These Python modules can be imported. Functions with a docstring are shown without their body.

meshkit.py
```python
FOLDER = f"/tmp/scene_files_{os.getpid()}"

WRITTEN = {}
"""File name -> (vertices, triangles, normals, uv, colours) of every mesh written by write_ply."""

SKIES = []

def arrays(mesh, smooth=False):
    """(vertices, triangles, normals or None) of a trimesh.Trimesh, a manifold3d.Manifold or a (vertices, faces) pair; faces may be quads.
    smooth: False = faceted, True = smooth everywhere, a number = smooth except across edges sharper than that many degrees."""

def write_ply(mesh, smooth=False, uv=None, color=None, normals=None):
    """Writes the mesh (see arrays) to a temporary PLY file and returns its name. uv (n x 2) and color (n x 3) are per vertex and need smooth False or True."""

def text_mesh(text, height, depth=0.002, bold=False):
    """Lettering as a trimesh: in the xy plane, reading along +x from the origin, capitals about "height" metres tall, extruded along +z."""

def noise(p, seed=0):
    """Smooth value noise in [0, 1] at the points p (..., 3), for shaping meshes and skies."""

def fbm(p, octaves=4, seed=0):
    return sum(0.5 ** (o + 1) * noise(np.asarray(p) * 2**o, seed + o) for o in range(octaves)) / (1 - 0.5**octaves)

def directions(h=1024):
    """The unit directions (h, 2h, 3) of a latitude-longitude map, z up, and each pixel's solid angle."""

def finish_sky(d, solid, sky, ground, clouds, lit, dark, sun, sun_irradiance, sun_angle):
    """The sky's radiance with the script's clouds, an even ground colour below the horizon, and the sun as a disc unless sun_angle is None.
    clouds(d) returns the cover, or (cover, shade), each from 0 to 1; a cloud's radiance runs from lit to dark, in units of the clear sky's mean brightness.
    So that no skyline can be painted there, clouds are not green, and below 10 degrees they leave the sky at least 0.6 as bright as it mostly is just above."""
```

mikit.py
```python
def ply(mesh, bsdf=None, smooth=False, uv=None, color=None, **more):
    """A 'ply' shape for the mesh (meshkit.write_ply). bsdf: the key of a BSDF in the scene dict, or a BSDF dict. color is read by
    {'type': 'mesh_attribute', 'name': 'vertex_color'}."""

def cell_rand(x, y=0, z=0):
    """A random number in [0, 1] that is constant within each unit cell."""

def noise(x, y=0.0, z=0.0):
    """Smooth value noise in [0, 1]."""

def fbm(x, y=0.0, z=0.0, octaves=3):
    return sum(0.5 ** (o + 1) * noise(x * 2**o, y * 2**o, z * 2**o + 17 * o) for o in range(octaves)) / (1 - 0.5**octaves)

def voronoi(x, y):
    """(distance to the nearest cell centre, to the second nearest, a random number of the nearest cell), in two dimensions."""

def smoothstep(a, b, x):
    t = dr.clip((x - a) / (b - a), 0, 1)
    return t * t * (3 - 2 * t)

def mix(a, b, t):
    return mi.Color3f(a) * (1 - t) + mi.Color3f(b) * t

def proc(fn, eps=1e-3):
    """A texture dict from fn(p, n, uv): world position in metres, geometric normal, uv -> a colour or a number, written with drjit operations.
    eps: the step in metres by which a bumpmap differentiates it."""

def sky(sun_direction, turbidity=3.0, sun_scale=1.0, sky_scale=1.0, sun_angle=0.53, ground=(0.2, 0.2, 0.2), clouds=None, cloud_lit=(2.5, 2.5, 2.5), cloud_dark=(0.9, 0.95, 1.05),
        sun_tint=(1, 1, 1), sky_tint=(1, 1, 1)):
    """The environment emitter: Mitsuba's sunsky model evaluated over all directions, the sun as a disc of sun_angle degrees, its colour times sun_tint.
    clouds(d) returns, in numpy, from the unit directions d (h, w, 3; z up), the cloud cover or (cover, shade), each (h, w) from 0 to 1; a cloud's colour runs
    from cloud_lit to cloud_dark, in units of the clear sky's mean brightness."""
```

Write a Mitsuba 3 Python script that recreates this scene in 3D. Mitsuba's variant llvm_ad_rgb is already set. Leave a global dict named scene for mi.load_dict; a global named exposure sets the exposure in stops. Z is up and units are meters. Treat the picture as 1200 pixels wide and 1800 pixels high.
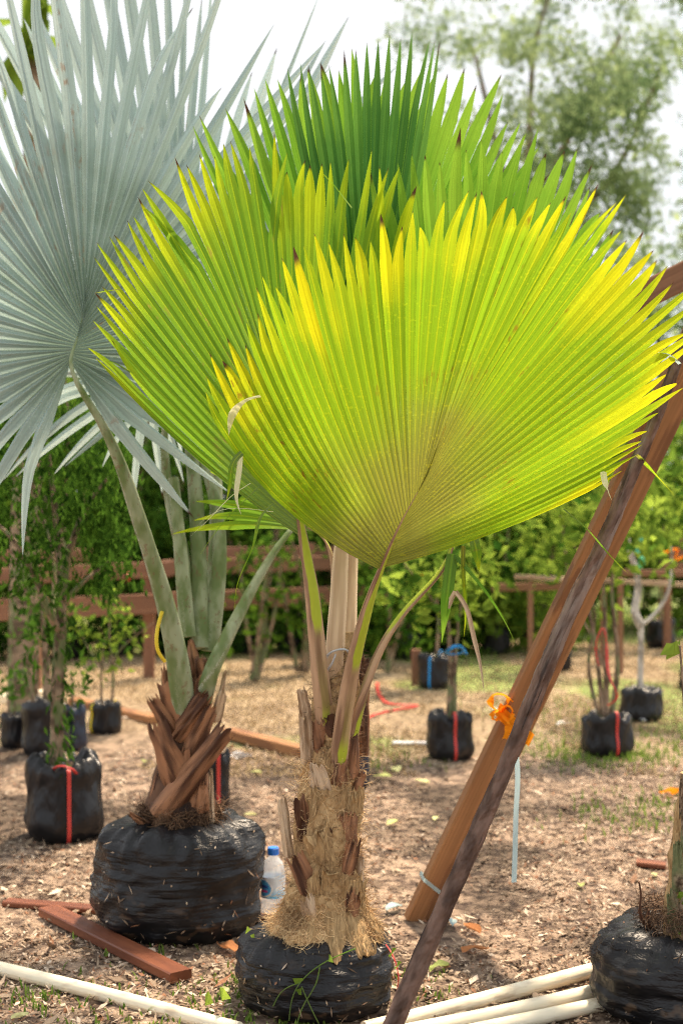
import math
import numpy as np
import trimesh
import drjit as dr
import mitsuba as mi
import mikit
import meshkit
from mikit import noise, fbm, smoothstep, mix, cell_rand

T = mi.ScalarTransform4f
scene, labels = {}, {}
R = np.random.default_rng(7)

# ------------------------------------------------------------------ camera, light, exposure
CAM_Z, F = 1.4, 2500.0          # eye height in metres, focal length in photograph pixels


def at(px, py, Y):
    """The point Y metres in front of the lens that stands at this pixel of the 1200x1800 photograph."""
    return np.array([(px - 600) * Y / F, Y, CAM_Z - (py - 900) * Y / F])


def gnd(px, py):
    Y = CAM_Z * F / (py - 900)
    return np.array([(px - 600) * Y / F, Y, 0.0])


scene['camera'] = dict(type='thinlens', fov=2 * math.degrees(math.atan(600 / F)), fov_axis='x', aperture_radius=0.0085, focus_distance=3.62,
                       near_clip=0.05, far_clip=400.0, to_world=T().look_at(origin=[0, 0, CAM_Z], target=[0, 1, CAM_Z], up=[0, 0, 1]))
scene['daylight'] = mikit.sky((0.22, 0.36, 0.90), turbidity=4, sun_scale=1.3, sky_scale=1.0, sun_angle=4.0, ground=(0.2, 0.19, 0.16),
                              clouds=lambda d: 0.8 + 0.2 * meshkit.fbm(d * 3.0, 3), cloud_lit=(2.3, 2.32, 2.34), cloud_dark=(1.0, 1.02, 1.05), sun_tint=(1, 0.97, 0.92))
exposure = 2.14


# ------------------------------------------------------------------ materials
def rgb(c):
    return {'type': 'rgb', 'value': list(map(float, c))}


def V(a):
    return mi.Color3f(*a)


def principled(color, rough=0.6, spec=0.4, **k):
    return {'type': 'twosided', 'bsdf': {'type': 'principled', 'base_color': color if isinstance(color, dict) else rgb(color), 'roughness': rough, 'specular': spec, **k}}


def bump(b, fn, scale, eps=1e-3):
    return {'type': 'twosided', 'bsdf': {'type': 'bumpmap', 'arbitrary': {**mikit.proc(fn, eps)}, 'scale': scale, 'bsdf': b['bsdf']}}


def thin(color, rough=0.45, trans=0.9, spec_rough=None):
    return {'type': 'principledthin', 'base_color': color if isinstance(color, dict) else rgb(color), 'roughness': rough, 'diff_trans': trans, 'spec_trans': 0.0, 'eta': 1.4}


def fan_color(base, mid, tip, brown, spots, edge=0.45):
    """uv.x = number of the segment (its fraction runs across it), uv.y = along it, 0 at the hub, 1 at the tip."""
    def fn(p, n, uv):
        k, v = dr.floor(uv.x), uv.y
        across = dr.abs((uv.x - k) - 0.5) * 2
        r = cell_rand(k, 3, 5)
        w = fbm(p.x * 7, p.y * 7, p.z * 7)
        c = mix(V(base), V(mid), smoothstep(0.05, 0.5, v + (w - 0.5) * 0.3))
        c = mix(c, V(tip), smoothstep(edge, 1.05, v + (w - 0.5) * 0.35 + (r - 0.5) * 0.3))
        c *= (0.82 + 0.36 * noise(uv.x * 22, v * 3, k)) * (0.86 + 0.28 * cell_rand(k, 1, 7))                     # fine veins along the segment
        c = mix(c, V(tip) * 1.05, smoothstep(0.80, 0.98, 1 - across) * 0.45)  # pale midrib
        fleck = smoothstep(0.74, 0.82, noise(p.x * 190, p.y * 190, p.z * 150)) * smoothstep(0.40, 0.62, noise(p.x * 9, p.y * 9, p.z * 9))
        c = mix(c, V(tip) * 1.2, fleck * 0.2 * spots)
        stain = smoothstep(0.66, 0.80, noise(uv.x * 5, v * 14 + r * 30, 2.0)) * smoothstep(0.84, 0.95, cell_rand(k, 9, 1)) * smoothstep(0.45, 0.75, fbm(p.x * 90, p.y * 90, p.z * 40))
        stain = dr.maximum(stain, 0.7 * smoothstep(0.62, 0.8, noise(uv.x * 9, v * 45, 6.0)) * smoothstep(0.05, 0.0, dr.abs(v - 0.36 - 0.05 * noise(k * 0.7, 2, 2))) * smoothstep(0.6, 0.7, noise(k * 0.21 + 3.3, 5.0, 1.0)))
        c = mix(c, V(brown), stain * 0.85 * spots)
        return mix(c, V((0.09, 0.045, 0.03)), smoothstep(0.955, 0.985, v + (r - 0.5) * 0.05))
    return mikit.proc(fn)


scene['m_leaf_yellow'] = thin(fan_color((0.26, 0.27, 0.055), (0.26, 0.43, 0.018), (0.66, 0.64, 0.015), (0.26, 0.15, 0.02), 1.0, 0.66), 0.4, 1.15)
scene['m_leaf_lime'] = thin(fan_color((0.20, 0.30, 0.09), (0.19, 0.37, 0.03), (0.52, 0.62, 0.02), (0.42, 0.20, 0.10), 0.7, 0.6), 0.4, 1.0)
scene['m_leaf_green'] = thin(fan_color((0.15, 0.29, 0.06), (0.15, 0.36, 0.03), (0.30, 0.52, 0.05), (0.30, 0.2, 0.08), 0.15), 0.38, 0.9)
scene['m_leaf_dark'] = thin(fan_color((0.05, 0.14, 0.045), (0.06, 0.18, 0.04), (0.16, 0.34, 0.06), (0.2, 0.14, 0.06), 0.1), 0.35, 0.7)
scene['m_leaf_silver'] = thin(fan_color((0.22, 0.31, 0.25), (0.44, 0.56, 0.54), (0.56, 0.68, 0.66), (0.34, 0.20, 0.12), 0.8), 0.33, 0.7)


def foliage(dark, light, rough=0.4, trans=0.8):
    return thin(mikit.proc(lambda p, n, uv: mix(V(dark), V(light), uv.x) * (0.8 + 0.4 * uv.y)), rough, trans)


scene['m_foliage_dark'] = foliage((0.016, 0.05, 0.008), (0.13, 0.28, 0.035), 0.3)
scene['m_foliage_lime'] = foliage((0.04, 0.12, 0.015), (0.36, 0.50, 0.07), 0.3, 1.0)
scene['m_foliage_far_haze'] = foliage((0.15, 0.23, 0.11), (0.48, 0.57, 0.29), 0.4, 1.1)  # leaf colours painted paler to carry distance haze and lens washout
scene['m_foliage_mid'] = foliage((0.025, 0.08, 0.01), (0.22, 0.38, 0.04), 0.3, 0.9)
scene['m_grass'] = foliage((0.10, 0.19, 0.03), (0.26, 0.38, 0.07))
scene['m_straw'] = foliage((0.20, 0.14, 0.075), (0.46, 0.35, 0.21), 0.7, 0.4)


def chip_color(p, n, uv):
    c = mix(V((0.10, 0.065, 0.042)), V((0.46, 0.345, 0.24)), uv.x)
    c = mix(c, V((0.62, 0.50, 0.38)), smoothstep(0.82, 0.9, uv.y))
    c = mix(c, V((0.27, 0.13, 0.07)), smoothstep(0.12, 0.06, uv.y))
    wet = smoothstep(0.46, 0.62, fbm(p.x * 1.6 + 3.1, p.y * 1.2, 0.5, 4))
    return c * (1 - 0.62 * wet)


scene['m_chips'] = principled(mikit.proc(chip_color), 0.8, 0.25)


def ground_color(p, n, uv):
    f = fbm(p.x * 26, p.y * 26, 0.0, 4)
    c = mix(V((0.075, 0.05, 0.038)), V((0.34, 0.245, 0.175)), smoothstep(0.25, 0.75, f))
    wet = smoothstep(0.46, 0.62, fbm(p.x * 1.6 + 3.1, p.y * 1.2, 0.5, 4))
    c = c * (1 - 0.6 * wet)
    straw = mix(V((0.20, 0.14, 0.085)), V((0.42, 0.32, 0.20)), fbm(p.x * 14, p.y * 7, 3.0, 4))
    m = smoothstep(7.4, 10.0, p.y + (fbm(p.x * 0.8, p.y * 0.8, 9.0) - 0.5) * 4.5)
    c = mix(c, straw, m)
    green = mix(V((0.10, 0.17, 0.035)), V((0.25, 0.35, 0.08)), fbm(p.x * 9, p.y * 9, 1.0))
    g = smoothstep(0.55, 0.72, fbm(p.x * 0.9 + 7, p.y * 0.7, 4.0) + 0.07 * smoothstep(1.2, 2.6, p.x) * smoothstep(7.5, 9, p.y) + 0.4 * smoothstep(14.5, 18, p.y))
    return mix(c, green, g * smoothstep(7, 8.5, p.y) * 0.75)


scene['m_ground'] = bump(principled(mikit.proc(ground_color), 0.85, 0.2), lambda p, n, uv: fbm(p.x * 35, p.y * 35, 0.0, 4), 0.02, 2e-3)


def plastic_bump(p, n, uv):
    weave = noise(uv.x * 300, p.z * 520, 2.0) * 0.25
    return fbm(uv.x * 16, p.z * 130, 1.0, 3) + weave


def plastic_color(p, n, uv):
    d = fbm(p.x * 14, p.y * 14, p.z * 14)
    c = mix(V((0.004, 0.0045, 0.006)), V((0.014, 0.0145, 0.017)), d)
    dirt = smoothstep(0.60, 0.75, fbm(p.x * 22 + 5, p.y * 22, p.z * 30, 3)) * smoothstep(0.26, 0.0, p.z)
    return mix(c, V((0.13, 0.08, 0.045)), dirt * 0.6)


scene['m_sack'] = bump(principled(mikit.proc(plastic_color), 0.40, 0.35), plastic_bump, 0.0045, 1.2e-3)
scene['m_bag'] = bump(principled((0.009, 0.0095, 0.012), 0.38, 0.4), lambda p, n, uv: fbm(p.x * 30, p.y * 30, p.z * 14, 3), 0.009, 2e-3)
scene['m_bag_blue'] = bump(principled((0.02, 0.03, 0.055), 0.36, 0.45), lambda p, n, uv: fbm(p.x * 30, p.y * 30, p.z * 14, 3), 0.02, 2e-3)
scene['m_soil'] = principled((0.05, 0.035, 0.025), 0.95, 0.1)


def bark_like(dark, light, sx, sz, moss=None):
    def fn(p, n, uv):
        f = fbm(uv.x * sx, uv.y * sz, 2.0, 4)
        c = mix(V(dark), V(light), smoothstep(0.25, 0.75, f))
        if moss is not None:
            c = mix(c, V(moss), smoothstep(0.5, 0.62, fbm(p.x * 16, p.y * 16, p.z * 9, 3)) * 0.8)
        return c
    return mikit.proc(fn)


def rough_wood(p, n, uv):
    return fbm(uv.x * 9, uv.y * 30, 1.0, 4)


def pole_color(p, n, uv):
    f = fbm(uv.x * 7, uv.y * 16, 2.0, 5)
    c = mix(V((0.065, 0.038, 0.028)), V((0.20, 0.125, 0.095)), smoothstep(0.2, 0.8, f))
    c = mix(c, V((0.30, 0.235, 0.20)), smoothstep(0.58, 0.72, fbm(uv.x * 5 + 4, uv.y * 5, 5.0, 4)) * 0.6)
    crack = 0.8 * smoothstep(0.62, 0.80, noise(uv.x * 34, uv.y * 13.0, 8.0)) * smoothstep(0.5, 0.7, noise(uv.x * 4, uv.y * 3, 3.0))
    c = mix(c, V((0.025, 0.018, 0.016)), crack)
    return mix(c, V((0.02, 0.018, 0.018)), smoothstep(0.84, 0.92, noise(uv.x * 6.0 + 9, uv.y * 10, 6.0)) * smoothstep(0.4, 0.7, fbm(uv.x * 30, uv.y * 60, 2.0)) * 0.6)


scene['m_pole'] = bump(principled(mikit.proc(pole_color), 0.65, 0.3), lambda p, n, uv: fbm(uv.x * 9, uv.y * 34, 1.0, 4), 0.014, 2e-3)
scene['m_bark'] = principled(bark_like((0.10, 0.07, 0.045), (0.34, 0.25, 0.17), 5, 30, (0.16, 0.20, 0.09)), 0.85, 0.2)
scene['m_bark_pale'] = principled(bark_like((0.30, 0.27, 0.23), (0.62, 0.59, 0.54), 5, 25), 0.85, 0.2)


def timber(p, n, uv):
    g = fbm(uv.x * 3 + fbm(uv.x * 2, uv.y * 1.5, 1.0) * 2, uv.y * 1.2, 4.0, 3)
    grain = noise(uv.x * 60, uv.y * 3, 1.0)
    c = mix(V((0.22, 0.095, 0.04)), V((0.40, 0.20, 0.085)), g) * (0.8 + 0.4 * grain)
    return mix(c, V((0.13, 0.055, 0.028)), smoothstep(0.55, 0.66, fbm(uv.x * 6, uv.y * 4, 7.0)) * 0.6)


scene['m_plank'] = principled(mikit.proc(timber), 0.6, 0.35)


def rail_c(p, n, uv):
    g = noise(uv.x * 40, uv.y * 2, 1.0) * 0.5 + fbm(uv.x * 3, uv.y * 2, 4.0) * 0.5
    return mix(V((0.14, 0.065, 0.04)), V((0.34, 0.18, 0.11)), g)


scene['m_rail'] = principled(mikit.proc(rail_c), 0.75, 0.25)
scene['m_rail_pale'] = principled(bark_like((0.26, 0.17, 0.11), (0.52, 0.38, 0.26), 8, 3), 0.8, 0.2)
scene['m_redboard'] = principled(mikit.proc(lambda p, n, uv: mix(V((0.085, 0.025, 0.014)), V((0.27, 0.09, 0.038)), fbm(uv.x * 5, uv.y * 3, 3.0, 4))), 0.5, 0.4)


def petiole_c(p, n, uv):
    f = fbm(uv.x * 9, uv.y * 7, 2.0, 4)
    c = mix(V((0.20, 0.11, 0.065)), V((0.50, 0.33, 0.20)), smoothstep(0.2, 0.8, f))
    edge = noise(uv.y * 9, 4.0, 0.0) * 0.10 + noise(uv.y * 40, 1.0, 0.0) * 0.03
    green = smoothstep(0.10, 0.07, dr.minimum(dr.abs(uv.x - 0.72), dr.abs(uv.x - 0.19)) - edge + 0.05) * smoothstep(0.25, 0.45, noise(uv.y * 6, 7.0, 2.0) + 0.25)
    return mix(c, V((0.40, 0.48, 0.04)), green)


scene['m_petiole'] = principled(mikit.proc(petiole_c), 0.6, 0.3)
scene['m_petiole_pale'] = principled(bark_like((0.50, 0.34, 0.20), (0.80, 0.63, 0.42), 6, 3), 0.6, 0.3)


def pet_silver(p, n, uv):
    f = fbm(p.x * 30, p.y * 30, p.z * 10, 3)
    c = mix(V((0.15, 0.21, 0.075)), V((0.34, 0.39, 0.25)), smoothstep(0.3, 0.7, f))
    c = mix(c, V((0.50, 0.52, 0.44)), smoothstep(0.45, 0.8, noise(uv.x * 7 + 3, uv.y * 1.5, 1.0)) * smoothstep(0.35, 0.7, fbm(p.x * 220, p.y * 220, p.z * 120)) * 0.75)
    return mix(c, V((0.20, 0.10, 0.06)), smoothstep(0.70, 0.80, fbm(uv.x * 14, uv.y * 60, 4.0)) * 0.5)


scene['m_petiole_silver'] = principled(mikit.proc(pet_silver), 0.6, 0.3)
scene['m_husk'] = principled(bark_like((0.06, 0.025, 0.014), (0.38, 0.19, 0.10), 4, 1.6), 0.65, 0.3)
scene['m_husk_pale'] = principled(bark_like((0.30, 0.20, 0.12), (0.62, 0.48, 0.33), 5, 1.6), 0.7, 0.3)
scene['m_fibre'] = principled(mikit.proc(lambda p, n, uv: mix(V((0.20, 0.105, 0.045)), V((0.92, 0.68, 0.37)), uv.x)), 0.75, 0.25)
scene['m_fibre_dark'] = principled(mikit.proc(lambda p, n, uv: mix(V((0.05, 0.03, 0.02)), V((0.28, 0.17, 0.10)), uv.x)), 0.8, 0.2)
scene['m_mat'] = bump(principled(mikit.proc(lambda p, n, uv: mix(V((0.24, 0.135, 0.06)), V((0.70, 0.49, 0.25)), fbm(uv.x * 30, p.z * 30, 1.0, 4))), 0.85, 0.15),
                      lambda p, n, uv: fbm(uv.x * 40, p.z * 60, 1.0, 4), 0.02, 1.5e-3)
scene['m_rootball'] = principled(bark_like((0.02, 0.012, 0.01), (0.14, 0.075, 0.045), 8, 12), 0.8, 0.25)
scene['m_strip'] = thin((0.80, 0.80, 0.52), 0.5, 0.8)
scene['m_pvc'] = principled(mikit.proc(lambda p, n, uv: mix(V((0.84, 0.76, 0.57)), V((0.50, 0.38, 0.25)), smoothstep(0.52, 0.75, fbm(p.x * 13, p.y * 13, p.z * 40, 4)) * 0.7)), 0.4, 0.4)
scene['m_white'] = principled((0.82, 0.82, 0.82), 0.5, 0.4)
scene['m_red'] = principled((0.56, 0.055, 0.045), 0.45, 0.4)
scene['m_orange'] = thin((0.95, 0.36, 0.02), 0.4, 0.6)
scene['m_bluetie'] = principled((0.02, 0.30, 0.70), 0.45, 0.4)
scene['m_ribbon'] = thin((0.55, 0.72, 0.74), 0.4, 0.7)
scene['m_green_tie'] = principled((0.10, 0.50, 0.32), 0.5, 0.3)
scene['m_yellow_tie'] = principled((0.75, 0.58, 0.04), 0.5, 0.3)
scene['m_grey_rope'] = principled((0.45, 0.47, 0.49), 0.5, 0.3)
scene['m_bottle'] = {'type': 'blendbsdf', 'weight': 0.42, 'a': {'type': 'thindielectric', 'int_ior': 1.38}, 'b': thin((0.9, 0.93, 0.96), 0.3, 1.2)}
scene['m_cap'] = principled((0.03, 0.20, 0.75), 0.35, 0.5)
scene['m_fallen'] = foliage((0.42, 0.50, 0.16), (0.80, 0.78, 0.42), 0.5, 0.6)
scene['m_fallen_brown'] = foliage((0.42, 0.17, 0.07), (0.62, 0.30, 0.14), 0.5, 0.4)


def label_c(p, n, uv):
    u, v = (uv.x - 0.60), (uv.y - 0.5)          # uv.x runs once round the bottle
    disc = smoothstep(1.02, 0.95, dr.sqrt(dr.square(u / 0.13) + dr.square(v / 0.40)))
    ring = smoothstep(1.22, 1.16, dr.sqrt(dr.square(u / 0.13) + dr.square(v / 0.40)))
    c = mix(V((0.75, 0.84, 0.90)), V((0.18, 0.55, 0.85)), smoothstep(0.65, 0.0, uv.y))
    c = mix(c, V((0.9, 0.93, 0.95)), ring)
    c = mix(c, V((0.10, 0.45, 0.85)), disc)
    band = smoothstep(0.075, 0.05, dr.abs(v - 0.10)) * smoothstep(0.09, 0.08, dr.abs(u))
    c = mix(c, V((0.05, 0.10, 0.45)), band)
    return mix(c, V((0.75, 0.08, 0.35)), smoothstep(0.07, 0.04, dr.abs(v + 0.12)) * smoothstep(0.07, 0.05, dr.abs(u - 0.02)))


scene['m_label'] = principled(mikit.proc(label_c), 0.4, 0.4)


# ------------------------------------------------------------------ helpers
def numbered(key):
    if key not in scene and not any(k.startswith(key + '__') for k in scene):
        return key
    i = 1
    while f'{key}_{i:03d}' in scene or any(k.startswith(f'{key}_{i:03d}__') for k in scene):
        i += 1
    return f'{key}_{i:03d}'


def obj(key, mesh, mat, smooth=False, uv=None, parent=None):
    key = numbered(f'{parent}__{key}' if parent else key)
    scene[key] = mikit.ply(mesh, mat, smooth, uv)
    return key


def tag(key, label, cat=None, group=None, kind=None):
    d = {'label': label}
    if cat:
        d['category'] = cat
    if group:
        d['group'] = group
    if kind:
        d['kind'] = kind
    labels[key] = d
    return key


def unit(v):
    return v / (np.linalg.norm(v, axis=-1, keepdims=True) + 1e-12)


def bez(pts, n):
    """A smooth curve of n points through the given points."""
    pts = np.asarray(pts, float)
    if len(pts) == 2:
        return pts[0] + np.linspace(0, 1, n)[:, None] * (pts[1] - pts[0])
    from scipy.interpolate import CubicSpline
    t = np.r_[0, np.cumsum(np.linalg.norm(np.diff(pts, axis=0), axis=1))]
    return CubicSpline(t, pts, bc_type='natural')(np.linspace(0, t[-1], n))


def frames(p):
    t = unit(np.gradient(p, axis=0))
    ref = np.array([0, 0, 1.0]) if abs(t[:, 2].mean()) < 0.9 else np.array([0, -1.0, 0])
    a = unit(np.cross(t, ref))
    return t, a, unit(np.cross(a, t))


def tube(pts, radii, sides=10, n=None, flat=1.0, wob=0.0, cap=True, seed=0):
    """(mesh, uv) of a tube along a curve; uv.x runs once round, uv.y along in metres."""
    p = bez(pts, n or max(len(pts), 2))
    n = len(p)
    r = np.interp(np.linspace(0, 1, n), np.linspace(0, 1, np.size(radii)), np.atleast_1d(radii)) if np.size(radii) > 1 else np.full(n, float(np.atleast_1d(radii)[0]))
    t, a, b = frames(p)
    ang = np.linspace(0, 2 * np.pi, sides + 1)
    rr = r[:, None] * np.ones(sides + 1)
    if wob:
        q = np.stack([np.cos(ang)[None] * 1.3 + 0 * rr, np.sin(ang)[None] * 1.3 + 0 * rr, np.linspace(0, 1, n)[:, None] * n * 0.35 + 0 * rr], -1)
        rr = rr * (1 + wob * (meshkit.fbm(q + 31.7 * seed, 3) - 0.5) * 2)
    v = p[:, None] + (rr * np.cos(ang))[..., None] * a[:, None] + (rr * np.sin(ang) * flat)[..., None] * b[:, None]
    L = np.r_[0, np.cumsum(np.linalg.norm(np.diff(p, axis=0), axis=1))]
    uv = np.stack([np.broadcast_to(ang / (2 * np.pi), (n, sides + 1)), np.broadcast_to(L[:, None], (n, sides + 1))], -1)
    i, j = np.meshgrid(np.arange(n - 1), np.arange(sides), indexing='ij')
    w = sides + 1
    q = np.stack([i * w + j, i * w + j + 1, (i + 1) * w + j + 1, (i + 1) * w + j], -1).reshape(-1, 4)
    f = np.vstack([q[:, [0, 2, 1]], q[:, [0, 3, 2]]])
    v, uv = v.reshape(-1, 3), uv.reshape(-1, 2)
    if cap:
        for e, c in ((0, p[0]), (n - 1, p[-1])):
            base = len(v)
            ring = v[e * w:(e + 1) * w]
            v = np.vstack([v, ring, c[None]])
            uv = np.vstack([uv, np.stack([np.cos(ang), np.sin(ang)], 1) * 0.05, [[0, 0]]])
            k = np.arange(sides)
            tri = np.stack([base + k, base + k + 1, np.full(sides, base + w)], 1)
            f = np.vstack([f, tri if e == 0 else tri[:, ::-1]])
    return (v, f), uv


def join(parts):
    """[(mesh, uv)] -> (mesh, uv)"""
    vs, fs, us, o = [], [], [], 0
    for (v, f), uv in parts:
        vs.append(v); fs.append(np.asarray(f) + o); us.append(uv)
        o += len(v)
    return (np.vstack(vs), np.vstack(fs)), np.vstack(us)


def add_tube(key, pts, radii, mat, parent=None, **k):
    m, uv = tube(pts, radii, **k)
    return obj(key, m, mat, True, uv, parent)


def board(p0, p1, width, thick, side, n=2, warp=0.0, chamfer=0.004):
    """A sawn board from p0 to p1; 'side' gives the direction of its width. uv: across, along."""
    p0, p1 = np.asarray(p0, float), np.asarray(p1, float)
    t = unit(p1 - p0)
    a = unit(np.asarray(side, float) - np.dot(side, t) * t)
    b = np.cross(t, a)
    c = chamfer
    w, h = width / 2, thick / 2
    sec = np.array([(-w + c, -h), (w - c, -h), (w, -h + c), (w, h - c), (w - c, h), (-w + c, h), (-w, h - c), (-w, -h + c)])
    L = np.linalg.norm(p1 - p0)
    m = max(n, int(L / 0.15))
    vs = []
    for i in range(m):
        s = i / (m - 1)
        off = warp * math.sin(s * math.pi) * b
        vs.append(p0 + (p1 - p0) * s + off + sec[:, :1] * a + sec[:, 1:] * b)
    v = np.vstack(vs)
    f = []
    for i in range(m - 1):
        for j in range(8):
            k = (j + 1) % 8
            f += [[i * 8 + j, i * 8 + k, (i + 1) * 8 + k], [i * 8 + j, (i + 1) * 8 + k, (i + 1) * 8 + j]]
    for j in range(1, 7):
        f += [[0, j + 1, j], [(m - 1) * 8, (m - 1) * 8 + j, (m - 1) * 8 + j + 1]]
    f = np.array(f)
    uv = np.stack([(v - p0) @ a * 4 + (v - p0) @ b * 6, (v - p0) @ t], 1)
    tri = v[f].reshape(-1, 3)
    return (tri, np.arange(len(tri)).reshape(-1, 3)), uv[f].reshape(-1, 2)


def add_board(key, p0, p1, width, thick, side, mat, parent=None, **k):
    m, uv = board(p0, p1, width, thick, side, **k)
    return obj(key, m, mat, False, uv + R.random(2) * 10, parent)


def ribbon(pts, width, n=12, side=None, fold=0.0, taper=True):
    """A thin strip along a curve; width in metres, fold lifts its middle."""
    p = bez(pts, n)
    t, a, b = frames(p)
    if side is not None:
        s = np.asarray(side, float)
        a = unit(s - (t @ s)[:, None] * t)
        b = np.cross(a, t)
    s = np.linspace(0, 1, n)
    w = width / 2 * (np.clip((1 - s) * 2.2, 0.03, 1) if taper else np.ones(n))
    v = np.stack([p - a * w[:, None], p + b * (fold * w)[:, None], p + a * w[:, None]], 1).reshape(-1, 3)
    uv = np.stack([np.tile([0.05, 0.5, 0.95], n), np.repeat(s * 0.9, 3)], 1)
    f = []
    for i in range(n - 1):
        for j in (0, 1):
            q = i * 3 + j
            f += [[q, q + 1, q + 4], [q, q + 4, q + 3]]
    return (v, np.array(f)), uv


def leaves(c, size, dirs=None, width=0.45, droop=0.0, rng=R, spread=1.0, lightness=None):
    """One mesh of many folded leaf blades at the points c. uv is constant per leaf: two random numbers."""
    c = np.asarray(c, float)
    n = len(c)
    d = unit(rng.normal(size=(n, 3)) * spread + (np.array([0, 0, -droop]) if dirs is None else dirs))
    s = unit(np.cross(d, rng.normal(size=(n, 3))))
    up = np.cross(s, d)
    L = (np.asarray(size) * (0.6 + 0.8 * rng.random(n)))[:, None]
    W = L * width / 2
    v = np.stack([c, c + d * L * 0.45 + s * W + up * W * 0.35, c + d * L * 0.5 - up * L * 0.03, c + d * L * 0.45 - s * W + up * W * 0.35, c + d * L - up * L * 0.12], 1)
    f = np.array([[0, 1, 2], [1, 4, 2], [0, 2, 3], [2, 4, 3]])
    F_ = (f[None] + (np.arange(n) * 5)[:, None, None]).reshape(-1, 3)
    a = rng.random(n) if lightness is None else np.clip(lightness + (rng.random(n) - 0.5) * 0.5, 0, 1)
    uv = np.repeat(np.stack([a, rng.random(n)], 1), 5, axis=0)
    return (v.reshape(-1, 3), F_), uv


def lathe(prof, sides, center, disp=None):
    """Surface of revolution of (r, z) pairs; disp(az, z, r) is added to the radius. uv.x round, uv.y along."""
    prof = np.asarray(prof, float)
    n = len(prof)
    ang = np.linspace(0, 2 * np.pi, sides + 1)
    r = np.repeat(prof[:, :1], sides + 1, 1)
    z = np.repeat(prof[:, 1:], sides + 1, 1)
    A = np.broadcast_to(ang, r.shape)
    if disp is not None:
        dr_, dz_ = disp(A, z, r)
        r, z = np.maximum(r + dr_, 0), z + dz_
    v = np.stack([r * np.cos(A), r * np.sin(A), z], -1) + np.asarray(center)
    v[:, -1] = v[:, 0]
    i, j = np.meshgrid(np.arange(n - 1), np.arange(sides), indexing='ij')
    w = sides + 1
    q = np.stack([i * w + j, i * w + j + 1, (i + 1) * w + j + 1, (i + 1) * w + j], -1).reshape(-1, 4)
    uv = np.stack([A / (2 * np.pi), np.repeat(np.linspace(0, 1, n)[:, None], w, 1)], -1).reshape(-1, 2)
    return (v.reshape(-1, 3), np.vstack([q[:, [0, 1, 2]], q[:, [0, 2, 3]]])), uv


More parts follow.
